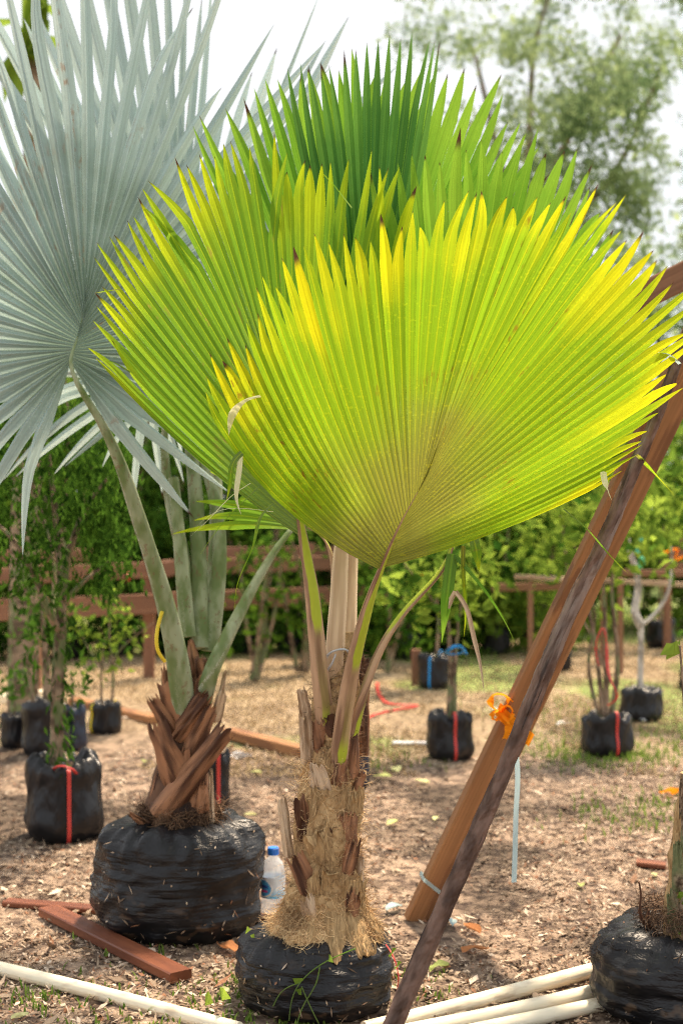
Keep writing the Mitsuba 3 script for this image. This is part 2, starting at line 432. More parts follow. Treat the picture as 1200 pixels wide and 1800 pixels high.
def prof_curve(pts, n):
    return bez(np.asarray(pts, float), n)


# ------------------------------------------------------------------ ground
def spaced(a, b, fine, n):
    x = np.linspace(-1, 1, n)
    return np.sign(x) * (np.abs(x) * fine + np.abs(x) ** 7 * b)


gx = spaced(0, 110, 7, 241)
gy = 6 + spaced(0, 110, 9, 261)
GX, GY = np.meshgrid(gx, gy, indexing='ij')


def ground_z(x, y):
    x, y = np.asarray(x, float), np.asarray(y, float)
    return 0.03 * (meshkit.fbm(np.stack([x * 1.7, y * 1.7, 0 * x], -1), 3, 3) - 0.5) + 0.02 * (meshkit.fbm(np.stack([x * 7, y * 7, 0 * x], -1), 2, 8) - 0.5)


gv = np.stack([GX, GY, ground_z(GX, GY)], -1).reshape(-1, 3)
ii, jj = np.meshgrid(np.arange(len(gx) - 1), np.arange(len(gy) - 1), indexing='ij')
W_ = len(gy)
gq = np.stack([ii * W_ + jj, (ii + 1) * W_ + jj, (ii + 1) * W_ + jj + 1, ii * W_ + jj + 1], -1).reshape(-1, 4)
obj('ground', (gv, gq), 'm_ground', True, gv[:, :2])
tag('ground', 'bare nursery ground with leaf litter turning to straw and lawn further back', kind='structure')


def on_ground(p, dz=0.0):
    p = np.array(p, float)
    p[..., 2] = ground_z(p[..., 0], p[..., 1]) + dz
    return p


# litter: dry chips and shreds, straw, grass
def litter(n, y0, y1, lmin, lmax, wmin, wmax, tilt, rng, xw=0.30):
    y = y0 * (y1 / y0) ** rng.random(n)
    x = (rng.random(n) * 2 - 1) * (0.4 + y * xw)
    bare = meshkit.fbm(np.stack([x * 2.1, y * 1.6, 0 * x + 4.4], -1), 4, 12)
    keep = rng.random(n) < np.clip((bare - 0.30) / 0.2, 0.12, 1)
    x, y = x[keep], y[keep]
    n = len(x)
    c = on_ground(np.stack([x, y, 0 * x], 1), 0.002) + np.array([0, 0, 1]) * (rng.random(n) ** 2 * 0.012)[:, None]
    a = rng.random(n) * 2 * np.pi
    d = unit(np.stack([np.cos(a), np.sin(a), rng.normal(size=n) * tilt], 1))
    s = unit(np.cross(d, np.array([0, 0, 1.0])) + np.array([0, 0, 1]) * (rng.normal(size=n) * tilt)[:, None])
    L = (lmin + (lmax - lmin) * rng.random(n) ** 2)[:, None] / 2
    W = (wmin + (wmax - wmin) * rng.random(n) ** 2)[:, None] / 2
    up = np.cross(s, d)
    up *= np.sign(up[:, 2:])
    v = np.stack([c - d * L, c - s * W * 0.9 + up * W * 0.4, c + s * W + up * W * 0.4, c + d * L + up * L * 0.25], 1)
    f = np.array([[0, 2, 1], [1, 2, 3]])
    return (v.reshape(-1, 3), (f[None] + (np.arange(n) * 4)[:, None, None]).reshape(-1, 3)), np.repeat(rng.random((n, 2)), 4, axis=0)


m, uv = litter(110000, 3.3, 10.5, 0.007, 0.040, 0.004, 0.018, 0.45, np.random.default_rng(1))
obj('leaf_litter', m, 'm_chips', False, uv)
tag('leaf_litter', 'brown and tan dry chips and leaf litter strewn over the ground', 'litter', kind='stuff')


m, uv = litter(3600, 3.4, 11.0, 0.03, 0.10, 0.008, 0.035, 0.35, np.random.default_rng(3))
obj('bark_scraps', m, 'm_chips', False, uv)
tag('bark_scraps', 'larger scraps of bark and dead leaf lying on the litter', 'litter', kind='stuff')


def blades(c, h, rng, lean=0.6, wid=0.004):
    n = len(c)
    a = rng.random(n) * 2 * np.pi
    out = np.stack([np.cos(a), np.sin(a), 0 * a], 1)
    s = np.stack([-np.sin(a), np.cos(a), 0 * a], 1) * wid
    H = (h * (0.5 + rng.random(n)))[:, None]
    l = lean * rng.random(n)[:, None] * H
    v = np.stack([c - s, c + s, c + out * l * 0.4 + [0, 0, 1] * H * 0.6 - s * 0.7, c + out * l * 0.4 + [0, 0, 1] * H * 0.6 + s * 0.7, c + out * l + [0, 0, 1] * H * 0.95], 1)
    f = np.array([[0, 1, 3], [0, 3, 2], [2, 3, 4]])
    return (v.reshape(-1, 3), (f[None] + (np.arange(n) * 5)[:, None, None]).reshape(-1, 3)), np.repeat(rng.random((n, 2)), 5, axis=0)


rg = np.random.default_rng(2)
n = 60000
y = 7.5 * (20 / 7.5) ** rg.random(n)
x = (rg.random(n) * 2 - 1) * (0.4 + y * 0.30)
keep = meshkit.fbm(np.stack([x * 1.1, y * 0.8, 0 * x], -1), 3, 5) + 0.05 * (y - 9) > 0.42
c = on_ground(np.stack([x, y, 0 * x], 1)[keep])
m, uv = blades(c, np.full(len(c), 0.022), rg, 2.5, 0.005)
obj('dry_grass', m, 'm_straw', False, uv)
tag('dry_grass', 'straw coloured dry grass lying flat across the middle ground', 'dry grass', kind='stuff')

spots = [(940, 1310, 0.25, 100), (1010, 1335, 0.22, 220), (1105, 1330, 0.25, 260), (1130, 1300, 0.5, 220), (1170, 1320, 0.6, 220), (960, 1250, 0.6, 90), (1180, 1420, 0.3, 200), (1100, 1440, 0.3, 160),
         (1010, 1250, 0.5, 90), (820, 1150, 0.7, 200), (690, 1335, 0.3, 60), (500, 1790, 0.18, 160), (430, 1760, 0.15, 120), (720, 1740, 0.15, 120), (330, 1770, 0.2, 90), (90, 1790, 0.2, 100), (60, 1750, 0.1, 60),
         (630, 1350, 0.2, 60), (1190, 1090, 1.2, 1500), (1080, 1100, 1.4, 1200), (900, 1130, 1.0, 600), (50, 1270, 0.4, 80), (230, 1660, 0.15, 60)]
cs = []
for (px, py, r, k) in spots:
    g = gnd(px, py)
    q = g + rg.normal(size=(k, 3)) * [r * 0.6, r * 0.8, 0]
    cs.append(q)
c = on_ground(np.vstack(cs))
m, uv = blades(c, np.interp(c[:, 1], [4, 9, 14], [0.022, 0.05, 0.09]), rg, 0.9, 0.004)
obj('grass', m, 'm_grass', False, uv)
tag('grass', 'short green grass tufts growing through the litter and straw', 'grass', kind='stuff')


# ------------------------------------------------------------------ fan leaves
def fan_leaf(root, hub, outline, n, mat, costa=None, fused=0.6, arch=(0, 0, 0), wave=None, pleat=0.42, jitter=0.05, bent=0.06, seed=0, petiole=None, pet_mat='m_petiole', droop=0.0, rows=15, power=1.5, label=None, short=0.0, splay=0.0, bulge=(0.0, 0.0)):
    """A palmate leaf: n folded segments from the hub (and along the costa) to the outline of tips, joined to their neighbours up to 'fused'."""
    rng = np.random.default_rng(seed)
    leaf = numbered(root + '__leaf')
    hub = np.asarray(hub, float)
    out = np.asarray(outline, float)
    acc = np.r_[0, np.cumsum(np.linalg.norm(np.diff(out, axis=0), axis=1))]
    from scipy.interpolate import PchipInterpolator
    tipf = PchipInterpolator(acc / acc[-1], out)
    tt = (np.arange(n) + 0.5) / n
    tips = tipf(tt)
    costa = np.zeros(3) if costa is None else np.asarray(costa, float) - hub
    arch = np.asarray(arch, float)
    ends = []
    for q, inner in ((0.0, 0.3), (1.0, 0.7)):
        ch = unit(tipf(q) - hub)
        o_ = tipf(q) - tipf(inner)
        ends.append(unit(o_ - np.dot(o_, ch) * ch))

    def curve(t, s):
        t, s = np.broadcast_arrays(np.asarray(t, float), np.asarray(s, float))
        o = hub + costa * (np.clip(1 - np.abs(t - 0.5) * 2, 0, 1) ** 1.3)[..., None]
        e = tipf(np.clip(t, 0, 1))
        L = np.linalg.norm(e - o, axis=-1, keepdims=True)
        sd = (2 * np.clip(t, 0, 1) - 1)[..., None]
        c = (o + e) / 2 + arch * L + L * (ends[0] * bulge[0] * np.clip(-sd, 0, 1) ** 2 + ends[1] * bulge[1] * np.clip(sd, 0, 1) ** 2)
        s_ = s[..., None]
        p = o * (1 - s_) ** 2 + 2 * c * s_ * (1 - s_) + e * s_ ** 2
        if wave is not None:
            p = p + np.stack(wave(t), -1) * (s_ ** 1.3)
        p[..., 2] -= droop * s ** 3
        return p

    h = 0.5 / n
    for k in range(n):
        ln = 1 + jitter * (rng.random() * 1.6 - 0.8)
        if rng.random() < short:
            ln *= rng.uniform(0.70, 0.9)
        sf = np.clip(fused + 0.07 * (rng.random() - 0.5), 0.15, 0.95)
        s = np.r_[np.linspace(0.0, sf, rows - 7), sf + (1 - sf) * np.linspace(0, 1, 8)[1:]]
        sl = np.where(s > sf, sf + (s - sf) * ((ln - sf) / (1 - sf)), s)
        t = tt[k]
        C, Lf, Rt = curve(t, sl), curve(t - h, sl), curve(t + h, sl)
        if k == 0:
            Lf = C - (Rt - C)
        if k == n - 1:
            Rt = C - (Lf - C)
        hw = (Rt - Lf) / 2
        tan = unit(np.gradient(C, axis=0))
        nrm = unit(np.cross(hw + 1e-9, tan))
        nrm = np.where((nrm[:, 1:2] > 0), -nrm, nrm)
        i0 = rows - 8
        g = np.ones(len(s))
        x_ = (s[i0:] - sf) / (1 - sf)
        g[i0:] = np.clip(1 - x_ ** power, 0.0, 1) * (1 - 0.12 * np.clip(x_ * 12, 0, 1))
        hfree = hw[i0]
        hv = hw.copy()
        hv[i0:] = hfree * g[i0:, None]
        amp = np.linalg.norm(hv, axis=1, keepdims=True) * pleat
        if rng.random() < bent:
            sb = 0.55 + 0.3 * rng.random()
            q = np.clip((s - sb) / (1 - sb), 0, 1)
            mag = 0.10 * (0.4 + rng.random())
            side = unit(rng.normal(size=3) * [1, 1, 0.2])
            C = C + (q ** 1.5)[:, None] * (side * mag * 0.8 + np.array([0, 0, -1]) * mag * (1.2 if rng.random() < 0.4 else 0.2))
        elif jitter:
            q = np.clip((s - sf) / (1 - sf), 0, 1) ** 1.6
            C = C + q[:, None] * unit(hfree) * rng.normal() * np.linalg.norm(hfree) * 0.55 + q[:, None] * nrm[i0] * rng.normal() * 0.012
        if splay:
            q = np.clip((s - sf) / (1 - sf), 0, 1) ** 1.3
            C = C + q[:, None] * nrm[i0] * (rng.normal() * splay) + q[:, None] * unit(hfree) * rng.normal() * splay * 0.4 - np.array([0, 0, 1]) * (q ** 2 * abs(rng.normal()) * splay * 0.5)[:, None]
        mid = C + nrm * amp * 0.5
        l_, r_ = C - hv - nrm * amp * 0.5, C + hv - nrm * amp * 0.5
        m_ = len(s)
        v = np.vstack([l_, mid, mid, r_])
        vv = s * (0.93 + 0.07 * rng.random())
        vv[-1] = 1.0
        uv = np.vstack([np.stack([np.full(m_, k + u), vv], 1) for u in (0.02, 0.5, 0.5, 0.98)])
        i = np.arange(m_ - 1)
        f = np.vstack([np.stack([a + i, a + i + m_, a + i + m_ + 1], 1) for a in (0, 2 * m_)] + [np.stack([a + i, a + i + m_ + 1, a + i + 1], 1) for a in (0, 2 * m_)])
        obj('segment', (v, f), mat, True, uv, leaf)
    if petiole is not None:
        pts, radii = petiole
        up = unit(costa) if np.linalg.norm(costa) > 0 else unit(np.mean(tips, 0) - hub)
        L_ = max(np.linalg.norm(costa), 0.12)
        pts = list(pts) + [hub + up * L_ * 0.35, hub + up * L_ * 0.8]
        radii = list(radii) + [radii[-1] * 0.45, radii[-1] * 0.12]
        add_tube('petiole', pts, radii, pet_mat, leaf, sides=12, n=36, flat=0.8, wob=0.06, seed=seed)
    if label:
        labels[leaf] = {'label': label}
    return leaf


def outl(rows):
    return np.array([at(*r) for r in rows])


# ------------------------------------------------------------------ grow bags
def sack(parent, c, R0, H, seed, mat='m_sack', top=0.42, bulge=1.0, key='grow_bag'):
    """A squat woven black sack drawn in round a root ball."""
    prof = prof_curve([(0.02, -0.01), (R0 * 0.80, 0.0), (R0 * 0.965, H * 0.16), (R0 * bulge, H * 0.45), (R0 * 0.975, H * 0.72), (R0 * 0.84, H * 0.93), (R0 * 0.64, H * 1.0), (R0 * top, H * 0.985), (R0 * top * 0.7, H * 0.93), (0.01, H * 0.92)], 90)

    def disp(A, z, r):
        q = np.stack([np.cos(A) * 2.2, np.sin(A) * 2.2, z * 9], -1)
        big = (meshkit.fbm(q + seed * 13.1, 3, seed) - 0.5) * 0.07 * R0 / 0.28
        q2 = np.stack([np.cos(A) * 1.3, np.sin(A) * 1.3, z * 40], -1)
        ring = (meshkit.fbm(q2, 3, seed + 5) - 0.5) * 0.024
        puck = np.clip((z / H - 0.72) / 0.25, 0, 1)
        pk = np.sin(A * 23 + 4 * meshkit.noise(q * 2, seed)) * 0.008 * puck
        body = np.clip(r / (R0 * 0.5), 0, 1)
        return (big + ring * (1 - 0.4 * puck)) * body + pk, (meshkit.fbm(q * 1.7, 3, seed + 2) - 0.5) * 0.05 * body * np.clip(z / H * 3, 0, 1)
    m, uv = lathe(prof, 150, c, disp)
    k = obj(key, m, mat, True, uv, parent)
    rng = np.random.default_rng(seed + 400)
    v = np.array(m[0])
    g = v.reshape(90, 151, 3)
    nr = unit(np.cross(np.roll(g, -1, 1) - g, np.roll(g, -1, 0) - g))
    pick = rng.integers(151 * 8, 151 * 70, size=420)
    pick = pick[rng.random(420) < np.clip(1.2 - v[pick, 2] / H, 0.25, 1)]
    pos, nn = v[pick], nr.reshape(-1, 3)[pick]
    nn = nn * np.sign(((pos - np.asarray(c)) * nn).sum(1, keepdims=True) + 1e-9)
    d = unit(np.cross(nn, rng.normal(size=nn.shape)))
    sd = np.cross(nn, d)
    L = (0.004 + 0.018 * rng.random(len(pos)) ** 3)[:, None]
    W = (0.0015 + 0.002 * rng.random(len(pos)))[:, None]
    p = pos + nn * 0.0025
    q = np.stack([p - d * L, p - sd * W + nn * 0.002, p + sd * W + nn * 0.002, p + d * L + nn * L * 0.4], 1).reshape(-1, 3)
    f = (np.array([[0, 2, 1], [1, 2, 3]])[None] + (np.arange(len(pos)) * 4)[:, None, None]).reshape(-1, 3)
    b = obj('debris', (q, f), 'm_chips', False, np.repeat(rng.random((len(pos), 2)), 4, axis=0), k)
    labels[b] = {'label': 'scraps of root and litter stuck to the sack', 'kind': 'stuff'}
    return k


def nursery_bag(root, c, w, h, seed, strap='m_red', mat='m_bag', strap_az=-1.4, bag_label=None):
    """A soft black polythene bag, its mouth gathered, with a strap over it."""
    r0 = w / 2
    P = [(0.01, 0.0), (r0 * 0.78, 0.0), (r0 * 0.97, h * 0.10), (r0 * 1.0, h * 0.45), (r0 * 0.97, h * 0.80), (r0 * 0.93, h * 0.96), (r0 * 0.72, h * 1.02), (r0 * 0.58, h * 0.94), (0.01, h * 0.90)]
    prof = prof_curve(P, 44)

    def disp(A, z, r):
        q = np.stack([np.cos(A) * 1.5, np.sin(A) * 1.5, z * 5], -1)
        b = (meshkit.fbm(q + seed * 7.7, 3, seed) - 0.5) * 0.30 * r0
        k = np.clip((z / h - 0.6) / 0.4, 0, 1)
        wr = (meshkit.fbm(np.stack([np.cos(A) * 5, np.sin(A) * 5, z * 8], -1), 3, seed + 3) - 0.5)
        body = np.clip(r / (r0 * 0.5), 0, 1)
        return (b + wr * 0.16 * r0) * body, (wr * 0.30 * h * k + 0.10 * h * k * np.maximum(0, np.cos(2 * A + seed)) ** 3) * body
    m, uv = lathe(prof, 72, c, disp)
    b = obj('grow_bag', m, mat, True, uv, root)
    if bag_label:
        labels[b] = {'label': bag_label}
    s = lathe([(0.0, h * 0.93), (r0 * 0.66, h * 0.94)], 16, c)
    obj('soil', s[0], 'm_soil', True, s[1], root)
    if strap:
        V_ = np.array(m[0]).reshape(44, 73, 3)
        j = int((strap_az % (2 * np.pi)) / (2 * np.pi) * 72)
        for jj_ in (j, (j + 36) % 72):
            line = V_[3:40, jj_]
            d = unit((line - np.asarray(c)) * [1, 1, 0])
            _strap(b, line + d * 0.006 + np.array([0, 0, 0.004]), np.cross(d.mean(0), [0, 0, 1]), strap)
    return b


def _strap(parent, line, side, mat, w=0.017):
    m, uv = ribbon(line[::2], w, 30, side=side, taper=False)
    return obj('strap', m, mat, True, uv, parent)


# ------------------------------------------------------------------ husks (old leaf bases) and fibre
def husk(root, p0, p1, w0, w1, bow, mat='m_husk', thick=0.008, curl=0.5, key='leaf_base', n=20, seed=0, fray=1.0):
    """An old leaf base: a curved, twisted slab, hollow behind, frayed and split at its end."""
    rng = np.random.default_rng(seed)
    p0, p1 = np.asarray(p0, float), np.asarray(p1, float)
    c = (p0 + p1) / 2 + np.asarray(bow, float)
    s = np.linspace(0, 1, n)[:, None]
    P = p0 * (1 - s) ** 2 + 2 * c * s * (1 - s) + p1 * s ** 2
    t = unit(np.gradient(P, axis=0))
    nrm = np.array([0, -1.0, 0.15])
    a = unit(np.cross(t, nrm))
    b = unit(np.cross(a, t))
    tw = rng.normal() * 0.45 * s ** 1.5
    a, b = a * np.cos(tw) + b * np.sin(tw), b * np.cos(tw) - a * np.sin(tw)
    K = 15
    u = np.linspace(-1, 1, K)
    w = (w0 + (w1 - w0) * s[:, 0]) / 2 * (1 + 0.35 * (meshkit.fbm(np.stack([s[:, 0] * 3, 0 * s[:, 0] + seed * 1.7, 0 * s[:, 0]], -1), 3) - 0.5))
    rag = np.zeros((n, K, 1))
    tooth = np.abs(rng.normal(size=K)) * -0.022 * fray
    for q, f_ in ((-1, 1.0), (-2, 0.55), (-3, 0.25), (-4, 0.1)):
        rag[q, :, 0] = tooth * f_
    wob = (meshkit.fbm(np.stack([np.broadcast_to(u * 1.6, (n, K)), np.broadcast_to(s * 2.5, (n, K)), np.full((n, K), seed * 3.3)], -1), 3) - 0.5)
    ridge = (meshkit.noise(np.stack([np.broadcast_to(u * 6, (n, K)), np.broadcast_to(s * 1.0, (n, K)), np.full((n, K), seed * 5.1)], -1)) - 0.5)
    front = P[:, None] + a[:, None] * u[None, :, None] * w[:, None, None] + b[:, None] * (-(u ** 2) * curl * w[:, None] + wob * 0.030 + ridge * 0.006)[..., None] + t[:, None] * rag
    edge = np.clip(1 - u ** 4, 0.12, 1)[None, :, None]
    back = front - b[:, None] * thick * edge * (1.5 - s[:, :, None])
    L = np.linalg.norm(p1 - p0) * 4
    uv = np.stack([np.broadcast_to(u * 0.5 + seed, (n, K)), np.broadcast_to(s * L, (n, K))], -1).reshape(-1, 2)
    i, j = np.meshgrid(np.arange(n - 1), np.arange(K - 1), indexing='ij')
    q = np.stack([i * K + j, i * K + j + 1, (i + 1) * K + j + 1, (i + 1) * K + j], -1).reshape(-1, 4)
    o = n * K
    rim = []
    border = [(k, k + 1) for k in range((n - 1) * K, n * K - 1)] + [((k + 1) * K, k * K) for k in range(n - 1)] + [(k * K + K - 1, (k + 1) * K + K - 1) for k in range(n - 1)]
    for x, y in border:
        rim += [[x, y, y + o], [x, y + o, x + o]]
    v = np.vstack([front.reshape(-1, 3), back.reshape(-1, 3)])
    f = np.vstack([q[:, [0, 1, 2]], q[:, [0, 2, 3]], q[:, [0, 2, 1]] + o, q[:, [0, 3, 2]] + o])
    rv = np.array(rim)
    v2 = v[rv].reshape(-1, 3)
    uv2 = np.vstack([uv, uv])
    f = np.vstack([f, np.arange(len(v2)).reshape(-1, 3) + len(v)])
    return obj(key, (np.vstack([v, v2]), f), mat, True, np.vstack([uv2, uv2[rv].reshape(-1, 2)]), root)


def fibres(starts, dirs, length, rng, width=0.0012, curl=0.5, grav=0.0, steps=7):
    """Many hair-thin strands as one mesh (each a narrow three-sided ribbon)."""
    n = len(starts)
    L = length * (0.4 + 0.9 * rng.random(n))
    p = np.array(starts, float)
    d = unit(np.asarray(dirs, float) + rng.normal(size=(n, 3)) * 0.15)
    w = unit(rng.normal(size=(n, 3)))
    P = [p]
    for i in range(steps):
        d = unit(d + (np.cross(w, d) * curl * 0.5 + rng.normal(size=(n, 3)) * curl * 0.25) + np.array([0, 0, -grav]))
        p = p + d * (L / steps)[:, None]
        P.append(p)
    P = np.stack(P, 1)
    t = unit(np.gradient(P, axis=1))
    a = unit(np.cross(t, unit(rng.normal(size=(n, 1, 3))))) * width
    taper = np.linspace(1, 0.35, steps + 1)[None, :, None]
    v = np.stack([P - a * taper, P + a * taper], 2).reshape(-1, 3)
    k = (np.arange(n) * (steps + 1) * 2)[:, None]
    q = (np.arange(steps) * 2)[None]
    b = (k + q).reshape(-1)
    f = np.vstack([np.stack([b, b + 1, b + 3], 1), np.stack([b, b + 3, b + 2], 1)])
    tone = np.clip(0.5 + 2.6 * (meshkit.fbm(np.asarray(starts) * [16, 16, 11], 3, 6) - 0.52) + 0.5 * (rng.random(n) - 0.5), 0, 1)
    uv = np.repeat(np.stack([tone, rng.random(n)], 1), (steps + 1) * 2, axis=0)
    return (v, f), uv


# ------------------------------------------------------------------ the green fan palm in front
PALM = 'fan_palm'
Yt = 4.06
sack(PALM, on_ground(at(556, 1800, Yt), 0)[:3] * [1, 1, 0], 0.222, 0.215, 3, top=0.5)
ctr = [(588, 1690, Yt), (582, 1640, Yt), (576, 1560, Yt), (574, 1450, Yt), (580, 1340, Yt), (590, 1250, Yt), (597, 1170, Yt), (600, 1110, Yt)]
rad = np.array([0.115, 0.112, 0.100, 0.090, 0.078, 0.070, 0.060, 0.035])
add_tube('trunk', [at(*c) for c in ctr], rad, 'm_mat', PALM, sides=40, n=60, wob=0.16, seed=2)
fr = np.random.default_rng(11)


def on_trunk(n, rng, y0, y1, dr_=0.0):
    y = y0 + (y1 - y0) * rng.random(n)
    xs = np.interp(y, [c[1] for c in ctr[::-1]], [c[0] for c in ctr[::-1]])
    r = np.interp(y, [c[1] for c in ctr[::-1]], rad[::-1]) + dr_
    a = rng.random(n) * 2 * np.pi
    o = np.stack([np.cos(a), np.sin(a), 0 * a], 1)
    base = np.array([at(px, py, Yt) for px, py in zip(xs, y)])
    return base + o * r[:, None], o


s, o = on_trunk(5200, fr, 1330, 1690, -0.004)
tg = np.cross(o, [0, 0, 1.0])
dirs = tg * fr.normal(size=(len(s), 1)) + np.array([0, 0, 1]) * fr.normal(size=(len(s), 1)) * 0.7 + o * 0.02
m, uv = fibres(s, dirs, 0.07, fr, 0.0009, 0.75, 0.03)
k = obj('fibre', m, 'm_fibre', False, uv, PALM)
labels[k] = {'label': 'tan matted fibre round the lower trunk', 'kind': 'stuff'}
s, o = on_trunk(2200, fr, 1140, 1340, 0.0)
tg = np.cross(o, [0, 0, 1.0])
m, uv = fibres(s - o * 0.006, tg * fr.choice([-1, 1], size=(len(s), 1)) - o * 0.12 + np.array([0, 0, 1]) * fr.normal(size=(len(s), 1)) * 0.4, 0.055, fr, 0.0011, 0.5, 0.0)
k = obj('fibre', m, 'm_fibre_dark', False, uv, PALM)
labels[k] = {'label': 'dark brown fibre between the upper leaf bases', 'kind': 'stuff'}

# the skirt of matted fibre spreading over the sack
skirt = [(0.090, 0.345), (0.102, 0.30), (0.115, 0.268), (0.130, 0.246), (0.146, 0.226), (0.158, 0.205)]
skc = at(568, 1640, Yt) * [1, 1, 0]


def skirt_disp(A, z, r):
    q = np.stack([np.cos(A) * 2.4, np.sin(A) * 2.4, z * 12], -1)
    edge = np.clip((r - 0.12) / 0.07, 0, 1)
    ragged = meshkit.fbm(np.stack([np.cos(A) * 5, np.sin(A) * 5, 0 * A], -1), 3, 4) - 0.45
    return (meshkit.fbm(q, 3, 21) - 0.5) * 0.05 + edge * ragged * 0.10, (meshkit.fbm(q * 2, 3, 5) - 0.5) * 0.03 - edge * np.clip(ragged, 0, 1) * 0.07


m, uv = lathe(prof_curve(skirt, 24), 110, skc, skirt_disp)
k = obj('fibre_skirt', m, 'm_mat', True, uv, PALM)
labels[k] = {'label': 'ragged tan fibre skirt hanging over the black sack'}
n = 5200
a = fr.random(n) * 2 * np.pi
q = fr.random(n) ** 0.7
rr = np.interp(q, np.linspace(0, 1, 6), [p[0] for p in skirt]) + 0.004
zz = np.interp(q, np.linspace(0, 1, 6), [p[1] for p in skirt]) + 0.003
o = np.stack([np.cos(a), np.sin(a), 0 * a], 1)
s = skc + o * rr[:, None] + np.array([0, 0, 1]) * zz[:, None]
m, uv = fibres(s, o * 0.25 + np.cross(o, [0, 0, 1.0]) * fr.normal(size=(n, 1)) * 0.9 - np.array([0, 0, 0.35]), 0.050, fr, 0.0009, 0.55, 0.10)
k = obj('fibre', m, 'm_fibre', False, uv, PALM)
labels[k] = {'label': 'loose tan fibres of the skirt over the sack', 'kind': 'stuff'}

for i, (x0, y0, x1, y1, w0, w1, d0, d1, mat_) in enumerate([
        (508, 1510, 493, 1398, 15, 13, 0.09, 0.11, 'm_husk_pale'), (566, 1605, 514, 1500, 34, 22, 0.105, 0.115, 'm_husk'), (572, 1440, 545, 1340, 36, 24, 0.092, 0.100, 'm_husk_pale'),
        (608, 1495, 614, 1425, 30, 28, 0.092, 0.092, 'm_husk'), (628, 1600, 634, 1492, 18, 14, 0.06, 0.06, 'm_husk_pale'), (622, 1412, 634, 1352, 14, 12, 0.06, 0.06, 'm_husk'),
        (543, 1345, 535, 1252, 22, 16, 0.080, 0.09, 'm_husk_pale'), (614, 1370, 624, 1262, 24, 20, 0.082, 0.078, 'm_husk'), (597, 1330, 586, 1250, 34, 32, 0.086, 0.086, 'm_husk'),
        (538, 1262, 531, 1208, 16, 14, 0.07, 0.08, 'm_husk_pale'), (570, 1330, 556, 1262, 30, 26, 0.084, 0.078, 'm_husk'), (600, 1690, 595, 1735, 30, 27, 0.155, 0.200, 'm_husk_pale'),
        (640, 1330, 632, 1150, 14, 20, -0.02, -0.05, 'm_husk'), (600, 1560, 622, 1470, 26, 18, 0.10, 0.105, 'm_husk'), (540, 1480, 528, 1395, 24, 18, 0.085, 0.10, 'm_husk'), (560, 1650, 540, 1570, 30, 20, 0.115, 0.12, 'm_husk_pale'), (612, 1640, 620, 1560, 26, 16, 0.11, 0.115, 'm_husk'), (588, 1400, 600, 1330, 28, 22, 0.09, 0.09, 'm_husk'), (586, 1520, 590, 1448, 26, 20, 0.092, 0.095, 'm_husk')]):
    sc_ = Yt / F
    husk(PALM, at(x0, y0, Yt - d0 + 0.025), at(x1, y1, Yt - d1), w0 * sc_ * 1.35, w1 * sc_ * 1.3, (0, -0.008, 0), mat_, 0.007, 0.6, seed=i + 1)
for i, (x0, y0, x1, y1, w0, w1, d0, d1) in enumerate([(560, 1650, 548, 1520, 60, 66, 0.098, 0.112), (610, 1655, 616, 1530, 56, 60, 0.095, 0.105), (590, 1560, 572, 1440, 60, 64, 0.095, 0.104), (548, 1470, 556, 1370, 48, 52, 0.078, 0.09), (606, 1470, 612, 1372, 50, 52, 0.078, 0.088),
                                                 (575, 1400, 590, 1300, 54, 52, 0.078, 0.086), (596, 1330, 582, 1222, 50, 44, 0.066, 0.078), (560, 1600, 545, 1720, 54, 66, 0.118, 0.205), (610, 1610, 628, 1700, 52, 60, 0.112, 0.180), (585, 1600, 584, 1712, 56, 60, 0.125, 0.205), (520, 1615, 492, 1668, 34, 44, 0.07, 0.12), (640, 1610, 662, 1672, 30, 36, 0.05, 0.09)]):
    husk(PALM, at(x0, y0, Yt - d0 + 0.012), at(x1, y1, Yt - d1), w0 * 0.00162, w1 * 0.00162, (0, -0.01, 0.0), 'm_mat', 0.003, 0.75, key='fibre_sheet', seed=90 + i, fray=2.2)
add_tube('ribbon_tie', [at(570, 1165, 3.99), at(578, 1150, 3.97), at(592, 1143, 3.96), at(606, 1142, 3.96), at(613, 1147, 3.97)], 0.005, 'm_grey_rope', PALM, sides=8, n=16, flat=0.6)
add_tube('ribbon_tie', [at(574, 1180, 3.98), at(584, 1165, 3.96), at(590, 1150, 3.96)], 0.004, 'm_grey_rope', PALM, sides=8, n=10, flat=0.6)

# leaf: the big yellow one in front, leaning towards the lens
Yh, = (3.74,)
L1 = outl([(1092, 838, 3.66), (1128, 800, 3.62), (1165, 745, 3.60), (1195, 690, 3.58), (1205, 625, 3.56), (1212, 570, 3.55), (1200, 505, 3.53), (1170, 450, 3.50), (1128, 405, 3.47), (1075, 378, 3.45), (1000, 366, 3.42), (915, 350, 3.40), (845, 346, 3.40),
           (780, 350, 3.40), (715, 366, 3.42), (650, 392, 3.43), (600, 418, 3.45), (548, 432, 3.48), (498, 465, 3.52), (455, 525, 3.56), (425, 580, 3.58), (398, 622, 3.60), (380, 645, 3.62), (360, 668, 3.64), (352, 690, 3.66)])
fan_leaf(PALM, at(664, 1000, Yh), L1, 58, 'm_leaf_yellow', costa=at(752, 830, 3.62), fused=0.865, power=1.7, bulge=(0.07, 0.20), arch=(0.0, 0.05, 0.0),
         wave=lambda t: (0 * t, 0.05 * np.cos(t * 9.0) + 0.03 * np.sin(t * 23) - 0.10 * np.exp(-((t - 0.47) / 0.055) ** 2), 0 * t), jitter=0.07, bent=0.05, seed=115, pleat=0.42,
         petiole=([at(592, 1370, 4.02), at(598, 1310, 3.975), at(612, 1210, 3.92), at(634, 1110, 3.84), at(662, 1020, 3.765), at(676, 985, 3.735)], [0.027, 0.026, 0.025, 0.021, 0.017, 0.010]), label='broad yellow leaf in front, its tips burnt brown')
